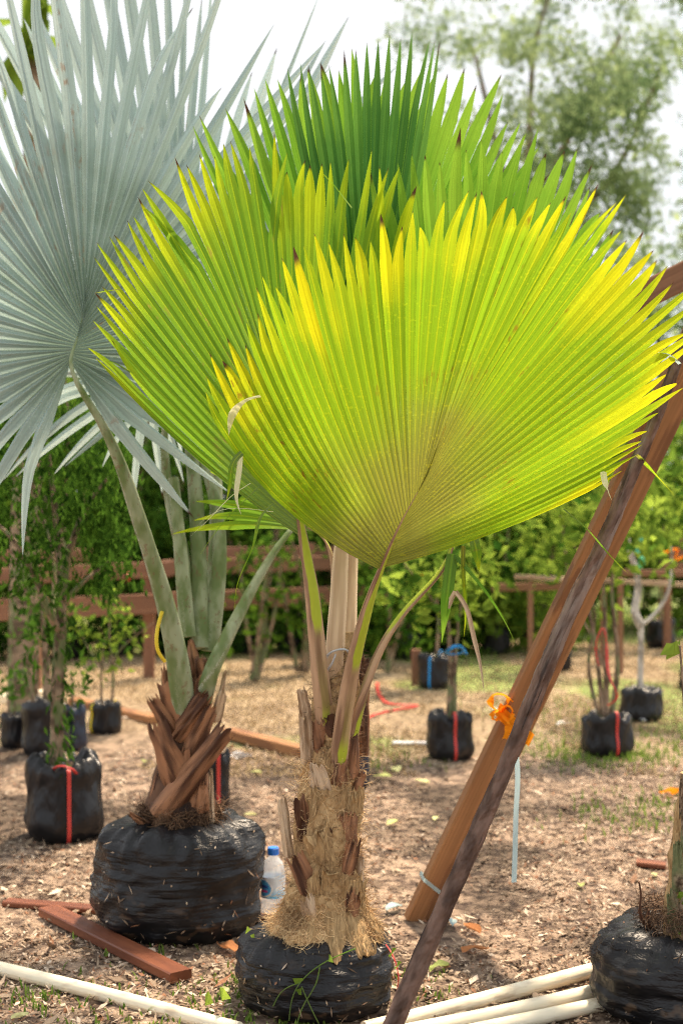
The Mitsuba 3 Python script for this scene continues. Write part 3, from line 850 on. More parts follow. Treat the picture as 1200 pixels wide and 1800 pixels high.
# leaf: yellow-green, on the left, behind the first
L2 = outl([(745, 300, 4.02), (700, 292, 4.0), (650, 285, 3.98), (600, 278, 3.96), (560, 262, 3.94), (508, 254, 3.92), (470, 256, 3.90), (430, 262, 3.88), (372, 270, 3.86), (325, 292, 3.84), (285, 325, 3.82), (240, 358, 3.80), (205, 395, 3.78), (185, 430, 3.77), (172, 480, 3.76), (165, 560, 3.76), (163, 600, 3.77), (178, 640, 3.78)])
fan_leaf(PALM, at(533, 946, 3.96), L2, 38, 'm_leaf_lime', costa=at(500, 740, 3.93), fused=0.86, power=1.7, bulge=(0.0, 0.06), arch=(0.02, 0.04, -0.03),
         wave=lambda t: (0 * t, 0.05 * np.sin(t * 8.0 + 1), 0 * t), jitter=0.06, bent=0.14, seed=102, pleat=0.36,
         petiole=([at(578, 1320, 4.04), at(568, 1240, 3.995), at(556, 1120, 3.97), at(545, 1020, 3.955), at(534, 955, 3.955)], [0.027, 0.026, 0.024, 0.021, 0.015]), label='yellow green leaf behind on the left')
# leaf: green, behind on the right
L6 = outl([(1130, 540, 4.16), (1105, 430, 4.15), (1062, 350, 4.14), (1036, 296, 4.14), (990, 262, 4.13), (930, 244, 4.13), (870, 240, 4.12), (810, 250, 4.12), (760, 258, 4.12), (705, 290, 4.12), (665, 308, 4.12), (640, 330, 4.12)])
fan_leaf(PALM, at(792, 968, 4.08), L6, 25, 'm_leaf_green', costa=at(815, 780, 4.08), fused=0.84, power=1.8, arch=(0, 0.05, 0.02), jitter=0.06, bent=0.04, seed=103,
         petiole=([at(612, 1320, 4.02), at(634, 1235, 3.975), at(660, 1160, 3.98), at(720, 1065, 4.02), at(790, 975, 4.07)], [0.020, 0.017, 0.014, 0.011, 0.009]), label='green leaf behind on the right')
# leaf: the broad one at the back
L5 = outl([(960, 330, 4.44), (918, 215, 4.44), (892, 168, 4.43), (850, 140, 4.42), (800, 128, 4.42), (740, 118, 4.42), (660, 108, 4.42), (600, 104, 4.42), (550, 116, 4.42), (500, 138, 4.42), (440, 175, 4.41), (400, 198, 4.40), (362, 222, 4.40), (340, 265, 4.40)])
fan_leaf(PALM, at(625, 800, 4.30), L5, 29, 'm_leaf_green', costa=at(635, 640, 4.34), fused=0.83, power=1.8, arch=(0, 0.05, 0), jitter=0.05, bent=0.08, seed=104,
         petiole=([at(604, 1215, 4.05), at(612, 1130, 4.06), at(616, 1020, 4.14), at(620, 930, 4.2), at(625, 810, 4.29)], [0.022, 0.022, 0.020, 0.017, 0.012]), pet_mat='m_petiole_pale', label='mid green leaf at the back')
# leaf: the youngest, dark, standing upright
L4 = outl([(783, 76, 4.16), (770, 68, 4.18), (742, 56, 4.22), (712, 58, 4.24), (680, 66, 4.25), (640, 82, 4.26), (600, 100, 4.26), (565, 108, 4.25), (528, 122, 4.24), (498, 138, 4.22)])
fan_leaf(PALM, at(645, 790, 4.20), L4, 15, 'm_leaf_dark', costa=at(645, 640, 4.22), fused=0.78, power=1.9, arch=(0.0, 0.04, 0), jitter=0.03, bent=0.0, seed=105, pleat=0.7,
         petiole=([at(588, 1215, 4.03), at(590, 1125, 4.02), at(596, 1030, 4.06), at(605, 930, 4.12), at(643, 800, 4.19)], [0.027, 0.027, 0.024, 0.020, 0.012]), pet_mat='m_petiole_pale', label='young dark green leaf standing upright in the middle')
# leaf: old, low, hanging to the left behind
L7 = outl([(310, 935, 4.45), (318, 905, 4.45), (330, 875, 4.46), (345, 840, 4.46), (350, 800, 4.46), (370, 770, 4.46)])
fan_leaf(PALM, at(560, 935, 4.24), L7, 6, 'm_leaf_lime', fused=0.62, arch=(0, 0, 0.05), jitter=0.10, bent=0.3, seed=106, droop=0.03,
         petiole=([at(600, 1180, 4.12), at(588, 1060, 4.17), at(562, 940, 4.235)], [0.018, 0.014, 0.010]), label='low yellowing leaf drooping to the left')

# torn strips hanging from the leaf edges
for pts, w_, mat_ in [
        ([(402, 765, 3.62), (408, 730, 3.58), (428, 706, 3.55), (457, 697, 3.54)][::-1], 0.026, 'm_strip'),
        ([(425, 796, 3.66), (412, 810, 3.65), (404, 850, 3.65), (398, 880, 3.65)], 0.015, 'm_leaf_lime'), ([(422, 798, 3.66), (420, 830, 3.65), (416, 880, 3.65), (424, 905, 3.65)], 0.014, 'm_strip'),
        ([(440, 850, 3.67), (410, 870, 3.66), (370, 910, 3.66), (332, 945, 3.66)], 0.009, 'm_strip'), ([(455, 855, 3.68), (430, 880, 3.66), (400, 910, 3.66), (345, 985, 3.66)], 0.009, 'm_leaf_lime'),
        ([(480, 885, 3.70), (460, 905, 3.68), (445, 960, 3.66), (418, 1025, 3.66), (412, 1075, 3.66)], 0.013, 'm_leaf_lime'),
        ([(795, 975, 4.05), (790, 1010, 4.02), (782, 1080, 4.0), (776, 1130, 4.0)], 0.034, 'm_leaf_green'), ([(800, 978, 4.05), (825, 1005, 4.0), (858, 1050, 3.98), (885, 1090, 3.98), (905, 1130, 3.98)], 0.022, 'm_leaf_green'),
        ([(803, 985, 4.05), (835, 1015, 4.0), (868, 1060, 3.98), (892, 1095, 3.98)], 0.014, 'm_leaf_green'), ([(814, 960, 4.03), (814, 1010, 4.0), (818, 1080, 4.0), (815, 1120, 4.0)], 0.012, 'm_leaf_yellow'),
        ([(830, 940, 4.0), (836, 965, 3.98), (842, 1005, 3.98)], 0.028, 'm_leaf_lime'), ([(800, 1040, 4.0), (815, 1060, 3.99), (830, 1110, 3.99), (843, 1165, 3.99), (851, 1222, 3.99)], 0.013, 'm_husk_pale'),
        ([(800, 1040, 4.0), (790, 1060, 4.0), (785, 1085, 4.0)], 0.014, 'm_husk_pale'), ([(990, 895, 3.70), (1035, 935, 3.68), (1070, 975, 3.68), (1105, 1010, 3.68)], 0.016, 'm_leaf_lime'),
        ([(1120, 800, 3.62), (1148, 830, 3.78), (1185, 870, 3.80)], 0.013, 'm_leaf_yellow'), ([(1060, 830, 3.66), (1065, 855, 3.62), (1075, 880, 3.62)], 0.016, 'm_strip'),
        ([(1150, 620, 3.56), (1170, 622, 3.54), (1195, 640, 3.54)][::-1], 0.020, 'm_ribbon'), ([(165, 515, 3.78), (185, 512, 3.77), (212, 508, 3.77)][::-1], 0.010, 'm_leaf_yellow'),
        ([(168, 632, 3.78), (195, 636, 3.77), (230, 655, 3.80)][::-1], 0.012, 'm_leaf_lime'), ([(563, 300, 3.95), (580, 318, 3.93), (618, 365, 3.93)][::-1], 0.010, 'm_leaf_lime'),
        ([(480, 900, 3.72), (440, 895, 3.72), (380, 900, 3.70), (340, 930, 3.70)], 0.006, 'm_strip')]:
    m, uv = ribbon([at(*p) for p in pts], w_, 18, fold=0.35)
    obj('torn_strip', m, mat_, True, uv, PALM)
tag(PALM, 'tall potted fan palm with yellow and green pleated leaves in the centre', 'palm')

# ------------------------------------------------------------------ the silver palm on the left
BIS = 'silver_palm'
Yb = 4.80
bc = at(316, 1675, Yb) * [1, 1, 0]
sack(BIS, bc, 0.287, 0.365, 9, top=0.45, bulge=1.0)
add_tube('trunk', [at(318, 1475, Yb), at(318, 1440, Yb), at(320, 1390, Yb), at(325, 1300, Yb), at(328, 1220, Yb), at(330, 1170, Yb)], [0.13, 0.115, 0.092, 0.070, 0.055, 0.03], 'm_rootball', BIS, sides=28, n=30, wob=0.2, seed=4)
sc_ = Yb / F
for i, (x0, y0, x1, y1, w0, w1, d0, d1, mat_) in enumerate([
        (326, 1300, 306, 1192, 46, 50, 0.06, 0.085, 'm_husk'), (345, 1260, 346, 1180, 30, 28, 0.07, 0.07, 'm_husk'), (306, 1290, 262, 1222, 30, 18, 0.075, 0.10, 'm_husk'),
        (378, 1270, 392, 1212, 18, 16, 0.05, 0.07, 'm_husk_pale'), (304, 1300, 368, 1216, 26, 26, 0.085, 0.10, 'm_husk'), (330, 1330, 376, 1238, 34, 26, 0.08, 0.085, 'm_husk'),
        (326, 1412, 266, 1262, 48, 32, 0.112, 0.135, 'm_husk'), (290, 1420, 322, 1310, 40, 24, 0.105, 0.10, 'm_husk'), (276, 1440, 402, 1275, 40, 30, 0.128, 0.155, 'm_husk'),
        (335, 1425, 358, 1345, 44, 20, 0.112, 0.10, 'm_husk'), (352, 1430, 362, 1372, 24, 12, 0.11, 0.115, 'm_husk'), (372, 1448, 370, 1350, 9, 7, 0.08, 0.09, 'm_husk_pale'),
        (296, 1270, 290, 1166, 22, 14, 0.05, 0.06, 'm_husk'), (346, 1200, 330, 1122, 26, 14, 0.04, 0.02, 'm_husk'), (362, 1205, 352, 1150, 26, 20, 0.05, 0.05, 'm_husk'),
        (385, 1240, 397, 1176, 10, 5, 0.04, 0.05, 'm_husk_pale'), (270, 1440, 282, 1350, 26, 10, 0.06, 0.05, 'm_husk'), (262, 1455, 222, 1425, 12, 6, 0.10, 0.13, 'm_husk')]):
    husk(BIS, at(x0, y0, Yb - d0 + 0.005), at(x1, y1, Yb - d1), w0 * sc_ * 1.15, w1 * sc_ * 1.15, (0, -0.022, 0.0), mat_, 0.009, 0.6, seed=i + 31)
n = 2600
a = fr.random(n) * 2 * np.pi
o = np.stack([np.cos(a), np.sin(a), 0 * a], 1)
s = at(318, 1462, Yb) + o * (0.095 + 0.04 * fr.random(n))[:, None] + np.array([0, 0, 1]) * (fr.random(n) * 0.11 - 0.02)[:, None]
m, uv = fibres(s, o * 0.6 + np.cross(o, [0, 0, 1.0]) * fr.normal(size=(n, 1)) * 0.8 + np.array([0, 0, 0.2]), 0.075, fr, 0.0014, 0.6, 0.15)
k = obj('fibre', m, 'm_fibre_dark', False, uv, BIS)
labels[k] = {'label': 'dark wet fibre round the foot of the silver palm', 'kind': 'stuff'}

B1 = outl([(290, 905, 4.42), (325, 890, 4.46), (372, 862, 4.5), (430, 800, 4.6), (500, 700, 4.7), (560, 560, 4.75), (600, 400, 4.8), (590, 250, 4.8), (548, 100, 4.75), (508, 55, 4.7), (455, -10, 4.68), (400, -90, 4.66), (330, -150, 4.66), (250, -190, 4.66), (160, -200, 4.66),
           (60, -180, 4.66), (-40, -130, 4.66), (-140, 20, 4.64), (-240, 120, 4.6), (-310, 250, 4.58), (-340, 400, 4.55), (-330, 560, 4.5), (-280, 700, 4.45), (-200, 810, 4.4), (-110, 900, 4.36), (-10, 925, 4.32), (24, 945, 4.3)])
fan_leaf(BIS, at(124, 636, 4.50), B1, 48, 'm_leaf_silver', costa=at(150, 540, 4.52), fused=0.42, arch=(0, 0.05, 0), wave=lambda t: (0 * t, 0.05 * np.sin(t * 17), 0 * t), jitter=0.08, bent=0.16, seed=201, pleat=1.1, power=2.4, rows=17, short=0.35, splay=0.07,
         petiole=([at(324, 1260, 4.76), at(316, 1190, 4.71), at(290, 1060, 4.66), at(240, 900, 4.58), at(170, 730, 4.50), at(124, 630, 4.47)], [0.042, 0.038, 0.031, 0.026, 0.023, 0.015]), pet_mat='m_petiole_silver', label='large round silver leaf facing out on the left')
B2 = outl([(700, 300, 5.5), (690, 150, 5.5), (650, 40, 5.45), (612, -30, 5.45), (575, -25, 5.4), (545, 18, 5.4), (492, 8, 5.4), (450, 40, 5.4), (405, 30, 5.4), (350, -60, 5.4), (280, -170, 5.4), (200, -220, 5.4), (100, -220, 5.4), (0, -170, 5.4), (-80, 20, 5.4)])
fan_leaf(BIS, at(300, 640, 5.15), B2, 24, 'm_leaf_silver', costa=at(310, 560, 5.2), fused=0.5, arch=(0, 0.04, 0), jitter=0.10, bent=0.08, seed=202, pleat=1.0, power=2.8, short=0.25, splay=0.05,
         petiole=([at(368, 1145, 4.84), at(385, 1000, 4.9), at(370, 850, 5.0), at(302, 650, 5.15)], [0.030, 0.026, 0.023, 0.016]), pet_mat='m_petiole_silver', label='second silver leaf standing upright behind')
B3 = outl([(-60, 640, 5.35), (-40, 720, 5.3), (20, 765, 5.3), (60, 805, 5.3), (105, 835, 5.25), (170, 860, 5.2), (220, 860, 5.2), (270, 850, 5.2), (330, 800, 5.25), (400, 740, 5.3)])
fan_leaf(BIS, at(268, 668, 5.02), B3, 13, 'm_leaf_silver', fused=0.36, arch=(0, 0, 0.06), jitter=0.12, bent=0.1, seed=203, power=2.4, pleat=0.8, short=0.2, splay=0.08, droop=0.04,
         petiole=([at(338, 1110, 4.86), at(318, 960, 4.92), at(290, 800, 4.98), at(268, 672, 5.02)], [0.030, 0.027, 0.024, 0.018]), pet_mat='m_petiole_silver', label='lower silver leaf drooping behind the first')
B4 = outl([(820, 520, 5.5), (760, 400, 5.5), (680, 330, 5.5), (600, 310, 5.5), (520, 350, 5.5), (440, 430, 5.5), (400, 560, 5.5), (420, 700, 5.5)])
fan_leaf(BIS, at(560, 850, 5.02), B4, 20, 'm_leaf_silver', fused=0.5, arch=(0, 0.03, 0), seed=204, power=1.9,
         petiole=([at(350, 1250, 4.78), at(368, 1190, 4.74), at(425, 1070, 4.80), at(498, 948, 4.9), at(558, 852, 5.02)], [0.038, 0.033, 0.025, 0.019, 0.012]), pet_mat='m_petiole_silver', label='silver leaf hidden behind the green palm')
for pts, r in [([(352, 1140, 4.82), (350, 1000, 4.90), (342, 850, 5.0), (325, 700, 5.1), (310, 600, 5.2)], [0.030, 0.028, 0.026, 0.022, 0.014]),
               ([(372, 1130, 4.9), (378, 1000, 5.0), (380, 860, 5.1), (376, 720, 5.2)], [0.03, 0.028, 0.022, 0.012]), ([(330, 1120, 4.8), (318, 980, 4.84), (305, 840, 4.9)], [0.028, 0.024, 0.018])]:
    add_tube('cut_petiole', [at(*p) for p in pts], r, 'm_petiole_silver', BIS, sides=12, n=24, flat=0.8, wob=0.06, seed=3)
k = add_tube('yellow_tie', [at(285, 1075, 4.62), at(276, 1110, 4.60), at(278, 1145, 4.60), at(290, 1163, 4.62)], 0.006, 'm_yellow_tie', BIS, sides=8, n=16)
tag(BIS, 'silver blue fan palm in a squat black sack on the left', 'palm')

# ------------------------------------------------------------------ the potted plant cut off by the right edge
RP = 'potted_palm_stump'
rc = at(1206, 1800, 4.0) * [1, 1, 0]
sack(RP, rc, 0.262, 0.235, 17, top=0.45)
add_tube('trunk', [at(1212, 1700, 3.98), at(1212, 1600, 4.0), at(1216, 1480, 4.0), at(1220, 1360, 4.0)], [0.075, 0.066, 0.055, 0.04], 'm_mat', RP, sides=28, n=24, wob=0.22, seed=9)
for i, (x0, y0, x1, y1, w0, w1, d0, d1) in enumerate([(1190, 1640, 1180, 1560, 34, 20, 0.06, 0.08), (1195, 1570, 1190, 1470, 26, 12, 0.05, 0.06), (1205, 1640, 1212, 1540, 30, 22, 0.07, 0.08), (1208, 1500, 1204, 1410, 24, 14, 0.05, 0.05), (1200, 1440, 1198, 1360, 14, 8, 0.03, 0.03)]):
    husk(RP, at(x0, y0, 4.0 - d0), at(x1, y1, 4.0 - d1), w0 * 0.0016, w1 * 0.0016, (0, -0.01, 0), 'm_bark', 0.009, 0.3, seed=60 + i)
for pts, r in [([(1132, 1625, 3.97), (1124, 1600, 3.96), (1126, 1575, 3.96), (1122, 1550, 3.96)], 0.005), ([(1140, 1630, 3.97), (1138, 1612, 3.96), (1140, 1600, 3.96)], 0.006)]:
    add_tube('root', [at(*p) for p in pts], [r, r * 0.5], 'm_husk', RP, sides=7, n=12)
n = 1500
a = fr.random(n) * 2 * np.pi
o = np.stack([np.cos(a), np.sin(a), 0 * a], 1)
s = rc + o * (0.07 + 0.06 * fr.random(n))[:, None] + np.array([0, 0, 1]) * (0.235 + fr.random(n) * 0.07)[:, None]
m, uv = fibres(s, o * 0.5 + np.cross(o, [0, 0, 1.0]) * fr.normal(size=(n, 1)) + np.array([0, 0, 0.1]), 0.06, fr, 0.001, 0.6, 0.12)
k = obj('fibre', m, 'm_fibre_dark', False, uv, RP)
labels[k] = {'label': 'brown fibre round the stump in the sack', 'kind': 'stuff'}
lf = np.array([at(1198, 1575, 3.90), at(1203, 1583, 3.9), at(1195, 1640, 3.88), at(1200, 1568, 3.9), at(1190, 1126, 4.1), at(1184, 1132, 4.1), at(1196, 1140, 4.1)])
for i, q in enumerate(lf):
    m, uv = leaves(q[None], np.array([0.028 if i < 4 else 0.05]), rng=np.random.default_rng(5 + i), width=0.7, lightness=np.full(1, 0.6))
    obj('leaf', m, 'm_foliage_lime', False, uv, RP)
add_tube('stem', [at(1208, 1400, 4.05), at(1204, 1290, 4.08), at(1198, 1180, 4.1), at(1194, 1135, 4.1)], [0.005, 0.003], 'm_bark', RP, sides=7, n=14)
tag(RP, 'black sack with a cut shaggy stump at the right edge', 'potted plant')

# ------------------------------------------------------------------ timber leaning beside the palm
add_tube('wooden_pole', [at(668, 1855, 3.64), at(692, 1800, 3.645), at(765, 1630, 3.66), at(832, 1480, 3.67), at(906, 1305, 3.69), at(967, 1155, 3.70), at(1008, 1060, 3.71), at(1062, 948, 3.72), at(1107, 840, 3.73), at(1139, 767, 3.735), at(1187, 640, 3.74), at(1240, 500, 3.75)], [0.026, 0.0255, 0.0245, 0.0235, 0.0215, 0.0235, 0.021, 0.0200, 0.019, 0.0165, 0.0150, 0.0145], 'm_pole', sides=20, n=110, wob=0.2, seed=6)
tag('wooden_pole', 'round barked pole leaning across in front of the brown plank', 'pole')
pb, pt = gnd(740, 1622) + [0, 0.02, 0.0], at(1215, 660, 4.0)
pt = pb + (at(1194, 668, 4.42) - pb) * 1.15
add_board('leaning_plank', pb, pt, 0.125, 0.035, (1, 0.12, 0.45), 'm_plank')
tag('leaning_plank', 'wide brown plank leaning behind the round pole', 'plank')
add_board('brace_board', at(1010, 580, 4.7), at(1330, 420, 4.6), 0.090, 0.03, (0.35, -0.1, 1), 'm_rail')
tag('brace_board', 'brown board sloping up behind the yellow leaf at upper right', 'board')


def lerp(a, b, s):
    return np.asarray(a) + (np.asarray(b) - np.asarray(a)) * s


def wrap(p, ax, w, th, side, n=40, extra=0.004, key='x', mat='m_red', bw=0.02, parent=None, skew=0.0):
    """A ribbon tied once round a board at the point p of its axis ax."""
    t = unit(ax)
    a = unit(np.asarray(side, float) - np.dot(side, t) * t)
    b = np.cross(t, a)
    hw, hh = w / 2 + extra, th / 2 + extra
    loop = [(-hw, -hh), (0, -hh), (hw, -hh), (hw, 0), (hw, hh), (0, hh), (-hw, hh), (-hw, 0), (-hw, -hh)]
    pts = np.array([p + x * a + y * b + t * skew * x / hw for x, y in loop])
    dense = np.vstack([lerp(pts[i], pts[i + 1], np.linspace(0, 1, 6)[:, None])[:-1] for i in range(8)] + [pts[-1:]])
    v = np.stack([dense - t * bw / 2, dense + t * bw / 2], 1).reshape(-1, 3)
    i = np.arange(len(dense) - 1) * 2
    f = np.vstack([np.stack([i, i + 1, i + 3], 1), np.stack([i, i + 3, i + 2], 1)])
    return obj(key, (v, f), mat, True, None, parent)


ax = pt - pb
PS = (1, 0.12, 0.45)
p_or = lerp(pb, pt, 0.335)
knot = 'orange_ribbon'
wrap(p_or, ax, 0.135, 0.035, PS, key='loop', mat='m_orange', bw=0.045, parent=knot, skew=-0.03)
kx = at(878, 1252, p_or[1] - 0.045)
for pts in ([(0, 0, 0), (-14, -8, 0), (-15, -28, -.01), (5, -32, -.02), (18, -18, -.01), (4, -4, 0)], [(0, 0, 0), (14, -12, -.02), (22, 0, -.02), (16, 14, -.02), (2, 4, 0)], [(0, 0, 0), (12, 14, -.02), (14, 34, -.015), (8, 50, 0)], [(0, 0, 0), (-14, 2, -.01), (-12, 14, -.01), (2, 8, 0)]):
    m, uv = ribbon([kx + np.array([x * 0.0018, d, -y * 0.0018]) for x, y, d in pts], 0.026, 18, fold=0.4, taper=False)
    obj('bow', m, 'm_orange', True, uv, knot)
tag(knot, 'orange plastic ribbon knotted round the leaning plank', 'ribbon')
wrap(lerp(pb, pt, 0.058), ax, 0.135, 0.035, PS, key='blue_strap', mat='m_ribbon', bw=0.014, skew=-0.03)
tag('blue_strap', 'pale blue strap wound round the foot of the leaning plank', 'strap')
m, uv = ribbon([at(902, 1300, 4.30), at(909, 1350, 4.31), at(907, 1420, 4.32), at(905, 1490, 4.33), at(903, 1552, 4.33)], 0.017, 24, side=(1, 0.3, 0), fold=0.2, taper=False)
obj('hanging_ribbon', m, 'm_ribbon', True, uv)
tag('hanging_ribbon', 'pale blue ribbon hanging down beside the pole', 'ribbon')
add_tube('water_hose', [on_ground(gnd(690, 1312), 0.02), on_ground(gnd(730, 1311), 0.02), on_ground(gnd(760, 1314), 0.02)], 0.012, 'm_white', sides=8, n=10)
tag('water_hose', 'short white pipe end lying left of the middle black bag', 'pipe')

# pipes on the ground
def pipe(key, a, b, r, label, dz=0.0, sag=0.0):
    a, b = on_ground(a, r + dz), on_ground(b, r + dz)
    mid = (a + b) / 2 + np.array([0, sag, 0])
    add_tube(key, [a, mid, b], r, 'm_pvc', sides=20, n=30)
    tag(key, label, 'pipe', 'cream plastic pipes on the ground')
    return key


pipe('plastic_pipe', gnd(-60, 1708) + [0, 0.03, 0], gnd(420, 1822), 0.021, 'cream plastic pipe lying across the lower left corner', 0.0, 0.01)
pipe('plastic_pipe_001', gnd(640, 1822), gnd(1110, 1705), 0.022, 'rear one of the cream pipes left of the stump sack', 0.0, -0.01)
pipe('plastic_pipe_002', gnd(700, 1830), gnd(1110, 1740), 0.022, 'middle one of the cream pipes left of the stump sack', 0.0, -0.015)
pipe('plastic_pipe_003', gnd(800, 1836), gnd(1110, 1766), 0.020, 'front one of the cream pipes left of the stump sack', 0.0, 0.0)

# boards on the ground
def lay(key, x0, y0, x1, y1, w, th, mat, label, cat='board'):
    a, b = on_ground(gnd(x0, y0), th / 2 + 0.004), on_ground(gnd(x1, y1), th / 2 + 0.004)
    k = add_board(key, a, b, w, th, np.cross(b - a, [0, 0, 1.0]), mat)
    tag(k, label, cat)
    return k


lay('red_board', 85, 1612, 318, 1733, 0.075, 0.032, 'm_redboard', 'wet red brown board lying in front of the round black sack')
lay('red_board', 10, 1592, 180, 1604, 0.06, 0.02, 'm_redboard', 'red board half hidden left of the round black sack')
lay('red_board', 400, 1612, 475, 1622, 0.06, 0.02, 'm_redboard', 'end of a red board between the two black sacks')
lay('brown_board', 402, 1300, 535, 1333, 0.09, 0.06, 'm_plank', 'brown board on the ground behind the silver palm')
lay('brown_board', 130, 1240, 275, 1275, 0.10, 0.05, 'm_plank', 'brown board lying behind the small tied bag')
lay('pale_beam', -60, 1243, 80, 1228, 0.10, 0.06, 'm_pvc', 'pale sawn beam on the ground at far left')
lay('brown_board', 1118, 1520, 1170, 1523, 0.07, 0.02, 'm_redboard', 'small brown offcut on the ground at right')

# bottle
BO = 'water_bottle'
bq = on_ground(gnd(480, 1612))
prof = prof_curve([(0.003, 0.003), (0.030, 0.0), (0.034, 0.012), (0.0345, 0.06), (0.032, 0.10), (0.0345, 0.125), (0.033, 0.155), (0.022, 0.185), (0.014, 0.196), (0.0135, 0.205)], 50)
prof = prof * [1.18, 1.08]
m, uv = lathe(prof, 40, bq, lambda A, z, r: (0.0006 * np.sin(z * 420) * (z < 0.06), 0 * z))
obj('body', m, 'm_bottle', True, uv, BO)
m, uv = lathe([(0.0425, 0.074), (0.0418, 0.090), (0.0405, 0.106), (0.0420, 0.125), (0.0428, 0.146)], 48, bq)
obj('label', m, 'm_label', True, uv, BO)
m, uv = lathe([(0.0, 0.243), (0.017, 0.243), (0.0195, 0.240), (0.0200, 0.218), (0.0165, 0.217)], 32, bq, lambda A, z, r: (0.0004 * np.sin(A * 24), 0 * z))
obj('cap', m, 'm_cap', 35, None, BO)
tag(BO, 'clear water bottle with blue cap and label between two black sacks', 'bottle')

# ------------------------------------------------------------------ fences
FE = 'rail_fence'


def rail(parent, x0, y0, Y0, x1, y1, Y1, w, th=0.04, mat='m_rail'):
    return add_board('rail', at(x0, y0, Y0), at(x1, y1, Y1), w, th, (0, 0, 1), mat, parent, warp=0.01)


rail(FE, -150, 1078, 10.2, 290, 1061, 11.9, 0.165)
rail(FE, 276, 1059, 11.95, 760, 1040, 14.0, 0.165)
rail(FE, -150, 1020, 10.2, 300, 1000, 11.9, 0.13)
rail(FE, 286, 998, 11.95, 760, 984, 14.0, 0.13)
rail(FE, -150, 983, 11.2, 160, 975, 12.0, 0.10)
rail(FE, 350, 972, 12.6, 700, 968, 13.8, 0.10)
for x, y0, Y, w in [(62, 960, 11.2, 0.09), (262, 960, 12.0, 0.09), (545, 955, 13.2, 0.09), (-140, 965, 10.4, 0.09)]:
    p = at(x, y0, Y)
    add_board('post', on_ground(p) - [0, 0, 0.05], p, w, w, (1, 0, 0), 'm_rail', FE)
tag(FE, 'brown timber rail fence in front of the left hedge', 'fence')
FR = 'rail_fence_001'
rail(FR, 905, 1014, 12.2, 1290, 1032, 11.6, 0.040, 0.06, 'm_rail_pale')
rail(FR, 1040, 1006, 13.2, 1290, 1010, 12.9, 0.06, 0.05)
rail(FR, 865, 1033, 13.0, 1010, 1030, 12.8, 0.07, 0.05)
for x, y0, Y, w in [(1090, 1016, 12.3, 0.045), (932, 1022, 12.5, 0.045), (1282, 1005, 12.2, 0.06), (1060, 1034, 12.95, 0.05)]:
    p = at(x, y0, Y)
    add_board('post', on_ground(p) - [0, 0, 0.05], p, w, w, (1, 0, 0), 'm_rail', FR)
tag(FR, 'timber rails on posts behind the saplings at right', 'fence')
ST = 'timber_stack'
for i, (px, py, w) in enumerate([(1165, 998, 0.07), (1175, 972, 0.08), (1180, 947, 0.06)]):
    add_board('beam', at(px, py, 14.2), at(px + 140, py + 2, 14.0), 0.09, w + 0.04, (0, 1, 0), 'm_rail', ST)
for px in (1172, 1290):
    p = at(px, 1004, 14.2)
    add_board('leg', on_ground(p) - [0, 0, 0.02], p, 0.07, 0.07, (1, 0, 0), 'm_rail', ST)
tag(ST, 'stacked brown beams on legs at far right', 'timber')
for nm, px, y0, y1, Y, lab in [('marker_post', 731, 1142, 1206, 11.5, 'short red brown post left of the bag tied in blue'), ('marker_post', 862, 1050, 1130, 15.0, 'thin dark post standing before the hedge')]:
    p = at(px, y0, Y)
    k = add_board(nm, on_ground(p) - [0, 0, 0.03], p, 0.075, 0.075, (1, 0, 0), 'm_rail')
    tag(k, lab, 'post')


# ------------------------------------------------------------------ saplings in bags
def grown(root, base, stems, leaf_pts, size, mat, rng, width=0.5, droop=0.2, bark='m_bark', spread=1.0, light=None, dirs=None, sides=8):
    for pts, r in stems:
        add_tube('trunk', pts, r, bark, root, sides=sides, n=max(8, 4 * len(pts)), wob=0.12, seed=int(rng.integers(99)))
    m, uv = leaves(leaf_pts, size, dirs=dirs, width=width, droop=droop, rng=rng, spread=spread, lightness=light)
    return obj('crown', m, mat, False, uv, root)


def clumps(rng, cents, n, sig):
    cents = np.asarray(cents, float)
    idx = rng.integers(len(cents), size=n)
    off = rng.normal(size=(n, 3))
    off = unit(off) * (rng.random((n, 1)) ** 0.45) * np.asarray(sig) * 1.6
    return cents[idx] + off


# the feathery sapling on the left
rl = np.random.default_rng(41)
SA = 'feathery_sapling'
g0 = on_ground(gnd(98, 1488) + [0, 0.16, 0])
nursery_bag(SA, g0, 0.325, 0.335, 5, strap_az=-1.20)
Yq = g0[1]
stems = [([at(100, 1365, Yq), at(100, 1280, Yq), at(102, 1180, Yq), at(108, 1090, Yq)], [0.034, 0.028, 0.026]), ([at(108, 1095, Yq), at(112, 1020, Yq), at(135, 930, Yq), at(165, 870, Yq + .1), at(190, 840, Yq + .1)], [0.024, 0.016, 0.006]),
         ([at(104, 1110, Yq), at(80, 1060, Yq - .1), at(55, 1000, Yq - .1), at(20, 945, Yq - .1), at(-20, 910, Yq)], [0.02, 0.013, 0.005]), ([at(110, 1060, Yq), at(150, 1020, Yq), at(195, 985, Yq + .1)], [0.013, 0.006]),
         ([at(110, 1040, Yq), at(100, 930, Yq + .1), at(85, 800, Yq + .1), at(70, 700, Yq + .2)], [0.02, 0.013, 0.004]), ([at(112, 1020, Yq), at(112, 900, Yq + .2), at(120, 780, Yq + .2), at(115, 660, Yq + .2)], [0.017, 0.01, 0.004]),
         ([at(90, 1090, Yq), at(95, 1000, Yq + .2), at(60, 860, Yq + .3), at(30, 760, Yq + .3)], [0.014, 0.009, 0.004])]
tw = []
